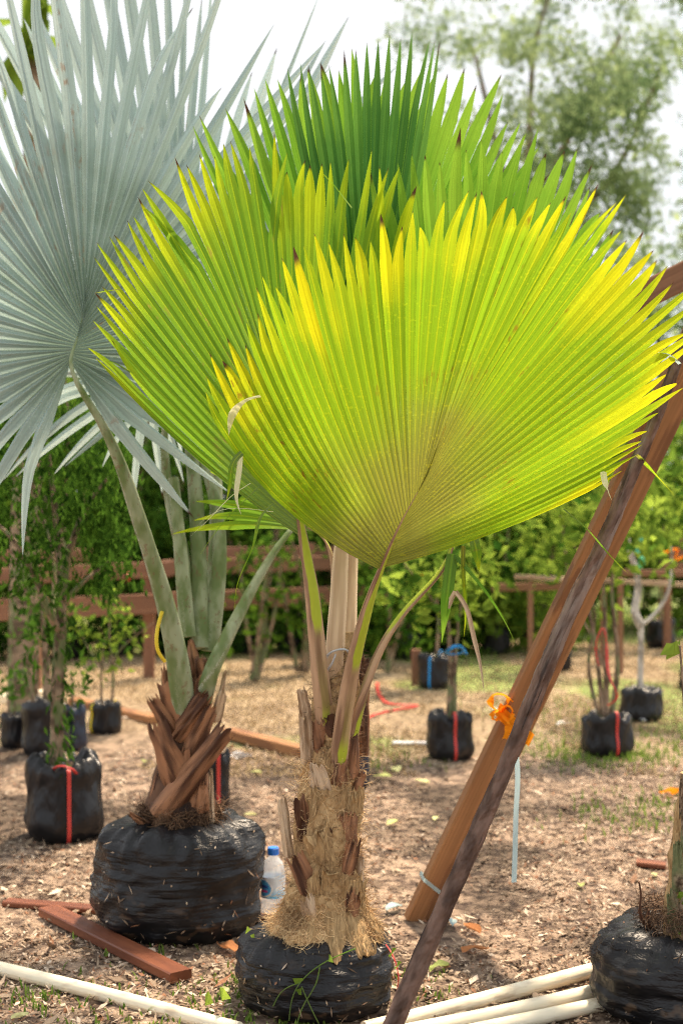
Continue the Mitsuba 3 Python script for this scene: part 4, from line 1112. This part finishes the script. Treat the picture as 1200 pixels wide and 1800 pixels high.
for j in range(150):
    b = at(rl.uniform(-60, 235), rl.uniform(660, 985), Yq + rl.uniform(-0.25, 0.5))
    ln = rl.uniform(0.12, 0.34)
    tw.append(b - np.array([0, 0, 1]) * (np.linspace(0, 1, 40) * ln)[:, None] + rl.normal(size=(40, 3)) * 0.018 + np.array([rl.normal() * 0.06, 0, 0]) * np.linspace(0, 1, 40)[:, None])
for px, y0, y1, k in ((110, 1020, 1330, 500), (60, 1050, 1200, 120), (150, 1120, 1200, 60)):
    tw.append(np.array([at(px + rl.normal() * 12, rl.uniform(y0, y1), Yq + rl.normal() * 0.05) for _ in range(k // 2)]))
tw.append(np.array([at(100 + rl.normal() * 14, 1345 + rl.normal() * 18, Yq - 0.05 + rl.normal() * 0.03) for _ in range(60)]))
grown(SA, g0, stems, np.vstack(tw), 0.042, 'm_foliage_dark', rl, width=0.34, droop=1.2, spread=0.6)
tag(SA, 'feathery small leaved sapling in a red strapped bag at left', 'sapling')

# bags at middle left
def bag_plant(name, px, py, w, h, seed, label, stems, crown, mat='m_foliage_dark', size=0.06, strap='m_red', bagmat='m_bag', az=-1.4, cat='potted plant', nleaf=200, light=None, sig=0.1, bark='m_bark', group=None):
    root = numbered(name)
    g = on_ground(gnd(px, py))
    Y = g[1] + w * 0.5
    g = on_ground(at(px, py, Y))
    g[0] = (px - 600) * Y / F
    nursery_bag(root, g, w, h, seed, strap=strap, mat=bagmat, strap_az=az)
    rng = np.random.default_rng(1000 + seed)
    ss = [([at(x, y, Y + d) for x, y, d in s], r) for s, r in stems]
    if crown:
        cents = [at(x, y, Y + d) for x, y, d in crown]
        grown(root, g, ss, clumps(rng, cents, nleaf, sig), size, mat, rng, light=light, bark=bark)
    tag(root, label, cat, group)
    return root


bag_plant('potted_shrub', 185, 1293, 0.205, 0.19, 21, 'small plant in a bag tied with yellow string behind the left sapling', [([(180, 1250, 0), (178, 1180, 0), (185, 1120, 0)], [0.010, 0.004]), ([(195, 1250, 0), (198, 1170, 0), (192, 1100, 0), (205, 1040, 0)], [0.010, 0.004]),
          ([(185, 1180, 0), (150, 1130, 0), (135, 1090, 0)], [0.006, 0.003]), ([(195, 1160, 0), (235, 1120, 0), (270, 1095, 0)], [0.006, 0.003])],
          [(175, 1130, 0), (205, 1090, 0), (140, 1100, 0), (235, 1115, 0), (190, 1060, .1), (200, 1160, 0), (165, 1175, 0)], 'm_foliage_lime', 0.06, 'm_yellow_tie', nleaf=170, sig=0.08, az=-2.3)
bag_plant('potted_shrub', 80, 1333, 0.27, 0.30, 22, 'upright plant in a tall black bag behind the left sapling', [([(85, 1240, 0), (78, 1130, 0), (70, 1040, 0)], [0.03, 0.02, 0.008]), ([(60, 1240, 0), (45, 1150, 0)], [0.01, 0.004])],
          [(70, 1050, 0), (50, 1110, 0), (85, 1090, 0)], size=0.06, strap=None, nleaf=150)
bag_plant('potted_shrub', 128, 1322, 0.16, 0.25, 23, 'plant in a bluish bag right of the left sapling trunk', [([(128, 1245, 0), (126, 1180, 0)], [0.008, 0.004])], [(128, 1185, 0), (140, 1215, 0)], size=0.05, strap=None, bagmat='m_bag_blue', nleaf=40, sig=0.06)
bag_plant('potted_shrub', 25, 1318, 0.16, 0.20, 24, 'plant in a small black bag leftmost behind the sapling', [([(25, 1262, 0), (28, 1180, 0)], [0.007, 0.003])], [(28, 1180, 0), (20, 1215, 0)], size=0.06, strap=None, nleaf=50, sig=0.07)
bag_plant('potted_shrub', 382, 1436, 0.115, 0.285, 25, 'narrow red strapped bag behind the trunk of the silver palm', [([(380, 1340, 0), (378, 1300, 0)], [0.006, 0.003])], [(378, 1315, 0)], size=0.04, nleaf=8, sig=0.03, az=-1.35)
bag_plant('potted_shrub', 626, 1387, 0.13, 0.26, 26, 'grey blue bag half hidden behind the fan palm trunk', [([(630, 1300, 0), (636, 1270, 0), (638, 1180, 0)], [0.01, 0.006])], [(640, 1290, 0)], size=0.03, strap=None, bagmat='m_bag_blue', nleaf=6, sig=0.03)
# saplings to the right
bag_plant('potted_sapling', 790, 1339, 0.262, 0.25, 27, 'dark stemmed sapling in a red strapped bag left of the plank', [([(788, 1262, 0), (792, 1170, 0), (786, 1080, 0), (780, 1010, 0)], [0.017, 0.014, 0.008]), ([(798, 1260, 0), (800, 1160, 0), (812, 1040, 0)], [0.016, 0.008]), ([(786, 1090, 0), (740, 1030, 0), (710, 990, 0)], [0.01, 0.005])],
          [(780, 1040, 0), (745, 1010, 0), (810, 1000, .2), (715, 1000, 0), (770, 960, .1), (835, 1030, .1), (800, 1075, 0), (720, 1050, 0), (850, 985, 0)], 'm_foliage_lime', size=0.095, nleaf=260, sig=0.13, az=-1.35)
bag_plant('potted_sapling', 1066, 1334, 0.29, 0.225, 28, 'many stemmed sapling in a red strapped bag right of the pole', [([(1060, 1270, 0), (1048, 1150, 0), (1030, 1050, 0), (1010, 960, 0)], [0.018, 0.012, 0.006]), ([(1066, 1270, 0), (1064, 1150, 0), (1060, 1030, 0), (1050, 900, 0)], [0.018, 0.012, 0.006]), ([(1072, 1270, 0), (1085, 1150, 0), (1075, 1040, 0), (1095, 920, 0)], [0.018, 0.012, 0.005]),
          ([(1058, 1270, 0), (1035, 1150, 0.1), (1045, 1080, 0.1), (1000, 1000, 0.1)], [0.014, 0.009, 0.005]), ([(1070, 1200, 0), (1040, 1120, 0), (1015, 1075, 0)], [0.01, 0.006])],
          [(1000, 950, 0), (1040, 910, 0), (1080, 940, 0), (1110, 900, .2), (980, 900, .1), (1050, 1000, 0), (1020, 860, .1), (1090, 860, .1), (1060, 820, .1), (1130, 960, 0)], 'm_foliage_lime', 0.10, nleaf=330, sig=0.17, az=-1.3)
bag_plant('potted_sapling', 1126, 1271, 0.285, 0.20, 29, 'pale forked trunk sapling in a slumped black bag', [([(1124, 1222, 0), (1126, 1150, 0), (1126, 1095, 0)], [0.022, 0.02, 0.022]), ([(1126, 1100, 0), (1115, 1075, 0), (1120, 1050, 0), (1105, 960, 0), (1100, 860, .1)], [0.03, 0.02, 0.008]), ([(1126, 1100, 0), (1150, 1080, 0), (1165, 1060, 0), (1180, 960, 0)], [0.016, 0.012, 0.006])],
          [(1110, 900, 0), (1090, 850, 0), (1180, 930, 0), (1150, 880, .2), (1200, 880, .1), (1120, 820, .1)], 'm_foliage_lime', 0.11, strap=None, nleaf=260, sig=0.22, bark='m_bark_pale')
bag_plant('potted_sapling', 766, 1214, 0.28, 0.26, 30, 'leafy sapling in a black bag bound with blue tie', [([(766, 1155, 0), (770, 1080, 0), (755, 1000, 0)], [0.016, 0.01, 0.006])], [(740, 1010, 0), (775, 980, 0), (700, 1020, 0), (760, 930, 0), (720, 960, 0), (800, 940, 0)], size=0.11, strap='m_bluetie', nleaf=300, sig=0.24, az=-2.0)
bag_plant('potted_sapling', 990, 1181, 0.13, 0.36, 31, 'tall narrow dark bag between the plank and the saplings', [([(990, 1110, 0), (995, 1000, 0), (985, 900, 0)], [0.014, 0.008])], [(960, 980, 0), (1000, 940, 0), (930, 940, 0), (985, 880, 0)], 'm_foliage_lime', 0.11, strap=None, nleaf=260, sig=0.26)
bag_plant('potted_sapling', 1161, 1140, 0.30, 0.28, 32, 'sapling in a far black bag with red strap at right', [([(1161, 1095, 0), (1160, 1000, 0), (1170, 900, 0)], [0.02, 0.01])], [(1150, 920, 0), (1190, 880, 0), (1130, 870, 0), (1170, 820, 0)], 'm_foliage_lime', 0.13, nleaf=300, sig=0.34, az=-1.57)
bag_plant('potted_sapling', 1212, 1214, 0.17, 0.16, 33, 'small dark pot cut by the right edge of the picture', [([(1212, 1180, 0), (1212, 1120, 0)], [0.01, 0.006])], [(1215, 1110, 0)], size=0.06, strap=None, nleaf=30, sig=0.1)
bag_plant('potted_sapling', 948, 1142, 0.20, 0.20, 34, 'dark bag standing behind the leaning plank', [([(948, 1110, 0), (950, 1020, 0)], [0.012, 0.006])], [(940, 1000, 0), (965, 960, 0)], 'm_foliage_lime', 0.12, strap=None, nleaf=160, sig=0.3)

# ties and strings
def tie(key, pts, r, mat, label, cat='string'):
    add_tube(key, pts, r, mat, sides=6, n=8 * len(pts), flat=0.5)
    tag(key, label, cat)


tie('blue_tie', [at(787, 1146, 8.0), at(800, 1138, 7.95), at(815, 1146, 8.05), at(800, 1150, 8.1), at(786, 1144, 8.0), at(808, 1135, 7.95), at(820, 1150, 7.95)], 0.010, 'm_bluetie', 'bright blue tie round the dark sapling stem', 'tie')
tie('red_string', [on_ground(gnd(663, 1205), 0.01), on_ground(gnd(672, 1232), 0.012), on_ground(gnd(700, 1240), 0.014), on_ground(gnd(725, 1240), 0.012), on_ground(gnd(690, 1252), 0.012), on_ground(gnd(645, 1268), 0.012)], 0.014, 'm_red', 'red plastic string lying on the straw behind the trunk')
tie('red_string_001', [at(1052, 1170, 7.9), at(1050, 1120, 7.9), at(1058, 1105, 7.9), at(1066, 1140, 7.9), at(1075, 1200, 7.85), at(1084, 1225, 7.85), at(1068, 1240, 7.9)], 0.009, 'm_red', 'red string wound among the sapling stems at right')
tie('green_string', [at(1122, 925, 11.0), at(1126, 945, 10.95), at(1118, 965, 10.95), at(1128, 985, 10.95), at(1120, 1000, 11)], 0.03, 'm_green_tie', 'green plastic string hanging on a rail at right')
tie('orange_string', [at(1160, 962, 12.2), at(1172, 970, 12.1), at(1190, 966, 12.1), at(1186, 985, 12.1), at(1200, 978, 12.1)], 0.016, 'm_orange', 'orange red ribbon caught on the stacked beams', 'ribbon')
tie('red_string_002', [on_ground(at(664, 1690, 4.05)) + [0.02, -0.1, 0.2], at(690, 1680, 3.9), at(700, 1720, 3.88), at(693, 1755, 3.88)], 0.0022, 'm_red', 'thin red string hanging on the right of the palm sack')
tie('red_tie', [at(92, 1354, 5.98), at(105, 1347, 5.95), at(122, 1350, 5.95), at(134, 1360, 5.98)], 0.010, 'm_red', 'red tie bunched on top of the left strapped bag', 'tie')
tie('red_mark', [at(219, 1007, 11.55), at(226, 1010, 11.54), at(224, 1020, 11.54)], 0.03, 'm_red', 'small red tag on the upper fence rail at left', 'tag')
tie('orange_tag', [at(742, 1000, 12.6), at(748, 1006, 12.6), at(740, 1012, 12.6)], 0.025, 'm_orange', 'small orange tag among the hedge leaves', 'tag')

# fallen leaves and scraps
rf = np.random.default_rng(51)
for (px, py, L_, mat_, lab, cat) in [
        (672, 1370, 0.10, 'm_fallen', 'pale yellow fallen leaf right of the palm trunk', 'leaf'), (695, 1360, 0.12, 'm_fallen', 'bright yellow green fallen leaf behind the palm trunk', 'leaf'), (742, 1378, 0.08, 'm_fallen', 'pale fallen leaf nearest the foot of the middle bag', 'leaf'),
        (690, 1452, 0.08, 'm_fallen', 'yellow fallen leaf in the open litter right of the trunk', 'leaf'), (765, 1444, 0.06, 'm_fallen', 'small yellow fallen leaf left of the plank', 'leaf'), (1020, 1562, 0.06, 'm_fallen', 'pale green fallen leaf right of the hanging ribbon', 'leaf'),
        (772, 1712, 0.075, 'm_fallen', 'pale green fallen leaf right of the pole foot', 'leaf'), (450, 1362, 0.06, 'm_fallen', 'pale fallen leaf below the brown board', 'leaf'), (440, 1437, 0.06, 'm_fallen', 'pale green leaves right of the narrow strapped bag', 'leaf'),
        (255, 1345, 0.08, 'm_fallen', 'pale fallen leaf left of the silver palm', 'leaf'), (850, 1370, 0.10, 'm_fallen', 'pale yellow leaf below the middle bag', 'leaf'), (1010, 1222, 0.12, 'm_fallen', 'pale leaf lying on straw by the narrow bag', 'leaf'),
        (1178, 1402, 0.12, 'm_orange', 'orange scrap lying on the ground at far right', 'scrap'), (990, 1278, 0.09, 'm_white', 'white scrap on the straw between the saplings', 'scrap'), (868, 1252, 0.07, 'm_white', 'white scrap on the straw left of the orange ribbon', 'scrap'),
        (1130, 1272, 0.07, 'm_white', 'white scrap at the foot of the slumped bag', 'scrap'), (968, 1205, 0.10, 'm_white', 'white scrap on the straw behind the plank', 'scrap'), (1150, 1540, 0.05, 'm_fallen', 'pale splinter on the ground beside the offcut', 'scrap'),
        (692, 1608, 0.075, 'm_ribbon', 'pale blue plastic scrap left of the plank foot', 'scrap'), (795, 1634, 0.06, 'm_ribbon', 'pale blue plastic scrap right of the plank foot', 'scrap'),
        (830, 1645, 0.09, 'm_fallen_brown', 'red brown dead leaf right of the plank foot', 'leaf'), (835, 1685, 0.10, 'm_fallen_brown', 'curled red brown dead leaf nearest the pole', 'leaf'), (400, 1675, 0.11, 'm_fallen_brown', 'orange brown curled leaf between the black sacks', 'leaf'),
        (408, 1335, 0.22, 'm_white', 'white split stalk lying behind the silver palm', 'stalk'), (35, 1795, 0.05, 'm_fallen', 'yellow green fallen leaf below the left pipe', 'leaf'), (395, 1757, 0.05, 'm_fallen', 'green leaf lying before the sacks', 'leaf')]:
    g = on_ground(gnd(px, py), 0.012)
    a = rf.random() * 2 * np.pi
    if cat == 'stalk':
        a = 0.05
    d = np.array([math.cos(a), math.sin(a), 0.05])
    s_ = np.array([-math.sin(a), math.cos(a), 0.0])
    w_ = 0.16 if cat == 'stalk' else 0.5
    K, J = 9, 5
    u = np.linspace(0, 1, K)[:, None]
    h_ = np.linspace(-1, 1, J)[None]
    wd = np.sin(np.pi * (0.06 + 0.88 * u)) ** 0.8 * w_ / 2 * L_
    nz = meshkit.fbm(np.stack([u * 3 + 0 * h_, h_ * 1.2 + 0 * u, 0 * u * h_ + rf.random() * 50], -1), 2)
    P_ = g + d * ((u - 0.5) * L_)[..., None] + s_ * (wd * h_)[..., None] + np.array([0, 0, 1]) * ((h_ ** 2) * wd * 0.5 + (nz - 0.4) * L_ * 0.28 + 0.004)[..., None]
    i, j = np.meshgrid(np.arange(K - 1), np.arange(J - 1), indexing='ij')
    q = np.stack([i * J + j, (i + 1) * J + j, (i + 1) * J + j + 1, i * J + j + 1], -1).reshape(-1, 4)
    nm = {'leaf': 'fallen_leaf', 'scrap': 'plastic_scrap', 'stalk': 'split_stalk'}[cat]
    k = obj(nm, (P_.reshape(-1, 3), q), mat_, True, np.tile(rf.random(2), (K * J, 1)))
    tag(k, lab, cat)

# creeping weeds on the front sack
WE = 'creeping_weed'
for pts in ([(508, 1795, 3.84), (520, 1740, 3.82), (545, 1710, 3.82), (575, 1690, 3.83), (625, 1668, 3.86)], [(522, 1800, 3.82), (535, 1765, 3.81), (555, 1730, 3.81), (562, 1700, 3.82)], [(560, 1800, 3.82), (545, 1770, 3.81), (530, 1735, 3.81)], [(480, 1770, 3.85), (500, 1740, 3.83), (528, 1728, 3.82)]):
    add_tube('stem', [at(*p) for p in pts], 0.0016, 'm_leaf_lime', WE, sides=6, n=20)
for i, (px, py, Y, w) in enumerate([(582, 1687, 3.81, 0.030), (524, 1728, 3.80, 0.028), (530, 1745, 3.80, 0.018), (437, 1638, 3.86, 0.028), (447, 1645, 3.86, 0.02), (395, 1755, 3.88, 0.03), (365, 1765, 3.90, 0.035), (690, 1680, 3.85, 0.025), (700, 1700, 3.82, 0.03)]):
    m, uv = leaves(np.array([at(px - 5, py + 4, Y)]), np.array([w * 1.3]), dirs=np.array([[0.5, -0.6, 0.8]]), width=0.9, rng=np.random.default_rng(70 + i), spread=0.25, lightness=np.array([0.6]))
    obj('leaf', m, 'm_foliage_lime', False, uv, WE)
tag(WE, 'creeping green weed trailing over the front of the palm sack', 'weed')

# ------------------------------------------------------------------ hedge and trees behind
def shrub(name, px, Y, top, w, nleaf, size, mat, seed, label, cat='shrub', group=None, bag=True, lean=0.0, low=0.25, width=0.5):
    rng = np.random.default_rng(seed)
    root = numbered(name)
    x = (px - 600) * Y / F
    g = on_ground(np.array([x, Y, 0]))
    stems, cents = [], []
    for k in range(int(rng.integers(3, 6))):
        a = rng.random() * 2 * np.pi
        tipz = top * rng.uniform(0.65, 0.97)
        tip_ = g + np.array([math.cos(a) * w * 0.35 + lean, math.sin(a) * w * 0.25, tipz])
        mid = lerp(g, tip_, 0.5) + np.array([rng.normal() * 0.05, rng.normal() * 0.05, 0])
        stems.append(([g + [0, 0, 0.02 + (0.22 if bag else 0)] + rng.normal(size=3) * [0.03, 0.03, 0], mid, tip_], [0.022, 0.014, 0.005]))
        for q in np.linspace(low, 1, 7):
            c = lerp(g, tip_, q) + rng.normal(size=3) * [w * 0.22, w * 0.18, top * 0.05]
            cents.append(c)
    k = nleaf
    c = clumps(rng, cents, k, w * 0.16)
    c = c[c[:, 2] > 0.05]
    lightness = np.clip(0.30 + 0.35 * (meshkit.fbm(c * 2.2, 2, seed) - 0.5) * 2, 0, 1)
    for pts, r in stems:
        add_tube('trunk', pts, r, 'm_bark', root, sides=6, n=8, wob=0.1)
    m, uv = leaves(c, size, width=width, droop=0.25, rng=rng, lightness=lightness)
    obj('crown', m, mat, False, uv, root)
    if bag:
        P = prof_curve([(0.01, 0.0), (0.13, 0.0), (0.145, 0.05), (0.145, 0.2), (0.13, 0.27), (0.09, 0.26), (0.01, 0.25)], 14)
        m, uv = lathe(P, 20, g, lambda A, z, r: ((meshkit.fbm(np.stack([np.cos(A) * 2, np.sin(A) * 2, z * 9 + seed], -1), 2) - 0.5) * 0.05 * (r > 0.05), 0 * z))
        obj('grow_bag', m, 'm_bag', True, uv, root)
    tag(root, label, cat, group)


hs = np.random.default_rng(77)
HL = ['beyond the left edge', 'at the left edge', 'left of the feathery sapling trunk', 'behind the feathery sapling', 'behind the small yellow tied bag', 'left of the silver palm stalks', 'behind the silver palm', 'right of the silver palm boots', 'left of the centre palm trunk', 'behind the centre palm trunk', 'right of the centre palm trunk', 'behind the bag tied in blue']
for i, px in enumerate(range(-104, 780, 78)):
    shrub('hedge_shrub', px + hs.normal() * 12, 13.0 + 1.6 * (px + 260) / 1000 + hs.normal() * 0.25, hs.uniform(1.7, 2.9), 1.05, 2100, 0.10, 'm_foliage_dark' if i % 4 != 2 else 'm_foliage_mid', 300 + i, 'dark hedge shrub ' + HL[i] + ' in the row by the fence', 'shrub', 'hedge shrubs behind the left fence', bag=True, low=0.10)
for px, Y, top, w, nl, lab in [(452, 11.8, 1.5, 0.6, 170, 'loose leafy shrub before the rails right of the silver palm'), (528, 12.2, 1.7, 0.6, 200, 'loose leafy shrub before the rails left of the palm trunk'), (680, 12.4, 1.6, 0.7, 380, 'loose leafy shrub right of the palm trunk before the rails')]:
    shrub('loose_shrub', px, Y, top, w, nl, 0.10, 'm_foliage_mid', 420 + px, lab, 'shrub', None, bag=False, low=0.35)
BL = ['leftmost at the edge', 'over the feathery sapling', 'left of the large silver leaf stalk', 'between the silver palm stalks', 'right of the silver palm stalks', 'below the left green leaf', 'behind the centre palm', 'right of the centre palm', 'rightmost of its row']
for i, px in enumerate(range(-90, 800, 105)):
    shrub('backdrop_shrub', px + hs.normal() * 15, 15.6 + 1.0 * (px + 300) / 1000 + hs.normal() * 0.3, hs.uniform(2.8, 3.9), 1.45, 2100, 0.14, 'm_foliage_lime' if i % 2 == 1 else 'm_foliage_mid', 340 + i, 'tall leafy shrub behind the hedge row, ' + BL[i], 'shrub', 'tall shrubs behind the hedge', bag=False, low=0.2)
for i, (px, Y, top, w, nl, sz, mt, lab) in enumerate([(640, 14.2, 2.0, 1.0, 2300, 0.10, 'm_foliage_mid', 'dark glossy shrub right of the palm trunk below the yellow leaf'), (715, 13.6, 2.0, 1.0, 1900, 0.12, 'm_foliage_mid', 'broad leaved shrub behind the short red brown post'), (800, 14.2, 2.1, 1.05, 2000, 0.12, 'm_foliage_lime', 'light green shrub behind the torn hanging strips'),
                                                     (870, 14.0, 2.2, 1.1, 1900, 0.12, 'm_foliage_lime', 'light green shrub left of the leaning plank'), (945, 14.6, 2.3, 1.1, 1800, 0.12, 'm_foliage_lime', 'light green shrub behind the leaning plank')]):
    shrub('leafy_shrub', px, Y, top, w, nl, sz, mt, 380 + i, lab, 'shrub', 'light green shrubs in the middle background', bag=True, low=0.12)
for i, (px, Y, top, w, nl, sz, mt, lab) in enumerate([(1030, 16.5, 2.7, 1.5, 1300, 0.17, 'm_foliage_lime', 'bright bushy shrub behind the many stemmed sapling'), (1125, 17.5, 3.0, 1.6, 1100, 0.18, 'm_foliage_lime', 'bright bushy shrub behind the pale forked trunk'), (1215, 16.5, 3.0, 1.6, 1100, 0.18, 'm_foliage_lime', 'bright bushy shrub at the right edge over the stacked beams'),
                                                     (1330, 18, 3.2, 1.6, 1300, 0.16, 'm_foliage_lime', 'bright bushy shrub beyond the right edge'), (930, 17.5, 3.0, 1.6, 1900, 0.15, 'm_foliage_mid', 'green bushy shrub far back behind the leaning plank')]):
    shrub('garden_shrub', px, Y, top, w, nl, sz, mt, 390 + i, lab, 'shrub', 'bright shrubs at right background', bag=False, low=0.2)


def big_tree(name, px, Y, base_pts, cents, nleaf, sig, size, mat, seed, label, limbs, r0=0.22):
    rng = np.random.default_rng(seed)
    root = numbered(name)
    pts = [at(x, y, Y + d) for x, y, d in base_pts]
    add_tube('trunk', [on_ground(pts[0])] + pts[1:], [r0, r0 * 0.6, r0 * 0.25], 'm_bark', root, sides=10, n=24, wob=0.1)
    for l, r in limbs:
        add_tube('limb', [at(x, y, Y + d) for x, y, d in l], [r, r * 0.3], 'm_bark', root, sides=7, n=14, wob=0.1)
    cs = np.array([at(x, y, Y + d) for x, y, d in cents])
    cs = np.vstack([cs] + [cs + rng.normal(size=cs.shape) * sig * 0.9 for _ in range(4)])
    p = clumps(rng, cs, nleaf, sig * 0.42)
    keep = meshkit.fbm(p * 0.9, 3, seed) > 0.47
    p = p[keep]
    light = np.clip(0.35 + 0.9 * (meshkit.fbm(p * 0.8, 2, seed + 1) - 0.5), 0, 1)
    m, uv = leaves(p, size, width=0.5, droop=0.3, rng=rng, lightness=light)
    obj('crown', m, mat, False, uv, root)
    tag(root, label, 'tree')


rt = np.random.default_rng(61)
cen = [(x + rt.normal() * 15, y + rt.normal() * 15, rt.normal() * 1.5) for x, y in [(790, 60), (830, 120), (880, 90), (860, 200), (930, 60), (960, 140), (930, 220), (900, 280), (960, 290), (1010, 40), (1030, 110), (1080, 50), (1060, 180), (1000, 220), (1140, 40), (1180, 80), (1120, 110), (1090, 240), (1050, 310), (980, 360), (930, 350), (1230, 40), (1280, 100), (960, -60), (1060, -70), (1160, -60), (860, -30), (1040, 370), (1090, 330), (1080, 400)]]
big_tree('shade_tree', 940, 24, [(925, 1095, 0), (930, 800, 0), (925, 500, 0), (915, 380, 0), (900, 320, 0)], cen, 20000, 0.70, 0.125, 'm_foliage_far_haze', 501, 'tall thin crowned tree with leaves painted pale for haze against the sky at upper right',
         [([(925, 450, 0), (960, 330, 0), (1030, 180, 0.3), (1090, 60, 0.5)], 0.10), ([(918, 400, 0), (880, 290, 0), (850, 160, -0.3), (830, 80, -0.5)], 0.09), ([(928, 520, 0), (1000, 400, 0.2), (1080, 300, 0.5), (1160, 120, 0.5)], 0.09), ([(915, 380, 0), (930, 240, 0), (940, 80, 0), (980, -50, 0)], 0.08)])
for i, (px, Y, ys, wd, lab) in enumerate([(1150, 27, (420, 900), 120, 'rounded blue green tree far back at the right edge'), (1290, 26, (330, 900), 150, 'far tree beyond the right edge of the garden'), (1020, 30, (520, 900), 140, 'far tree behind the saplings on the right'), (880, 29, (560, 900), 140, 'far tree half hidden by the yellow leaf'),
                                          (-60, 26, (330, 900), 220, 'far dark tree behind the hedge at left'), (180, 28, (430, 900), 200, 'far dark tree behind the silver palm'), (450, 29, (480, 900), 200, 'far dark tree behind the green palm'), (680, 30, (520, 900), 200, 'far dark tree behind the middle of the hedge')]):
    cen = [(px + rt.normal() * wd * 0.45, rt.uniform(*ys), rt.normal()) for _ in range(14)]
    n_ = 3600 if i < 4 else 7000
    big_tree('garden_tree', px, Y, [(px, 1080, 0), (px + 10, 850, 0), (px + 5, ys[0] + 120, 0)], cen, n_, 0.75, 0.19, 'm_foliage_far_haze' if i < 4 else 'm_foliage_dark', 510 + i, lab, [([(px + 8, 800, 0), (px + 50, ys[0] + 150, 0.3)], 0.07), ([(px + 8, 820, 0), (px - 60, ys[0] + 160, -0.3)], 0.07)], 0.16)
# the banana-like tree at the upper left corner
rb = np.random.default_rng(62)
BT = 'broad_leaf_tree'
base = at(40, 900, 9.5)
add_tube('trunk', [on_ground(base), at(50, 600, 9.5), at(60, 100, 9.5)], [0.11, 0.09, 0.05], 'm_bark', BT, sides=10, n=20, wob=0.1)
for x0, y0, x1, y1 in [(60, 100, 120, -20), (60, 100, 95, 30), (60, 110, -20, 60), (60, 110, 8, 180), (60, 100, 60, -80), (60, 100, 105, 90), (60, 120, 30, 230)]:
    m, uv = ribbon([at(x0, y0, 9.5), at((x0 + x1) / 2, min(y0, y1) - 20, 9.4), at(x1, y1, 9.3 + rb.random() * 0.4)], 0.16, 14, fold=0.3)
    obj('leaf', m, 'm_foliage_lime', True, uv * [0.3, 0.5] + [0.4, 0.3], BT)
tag(BT, 'broad leaved bright green plant behind the silver palm at upper left', 'tree')
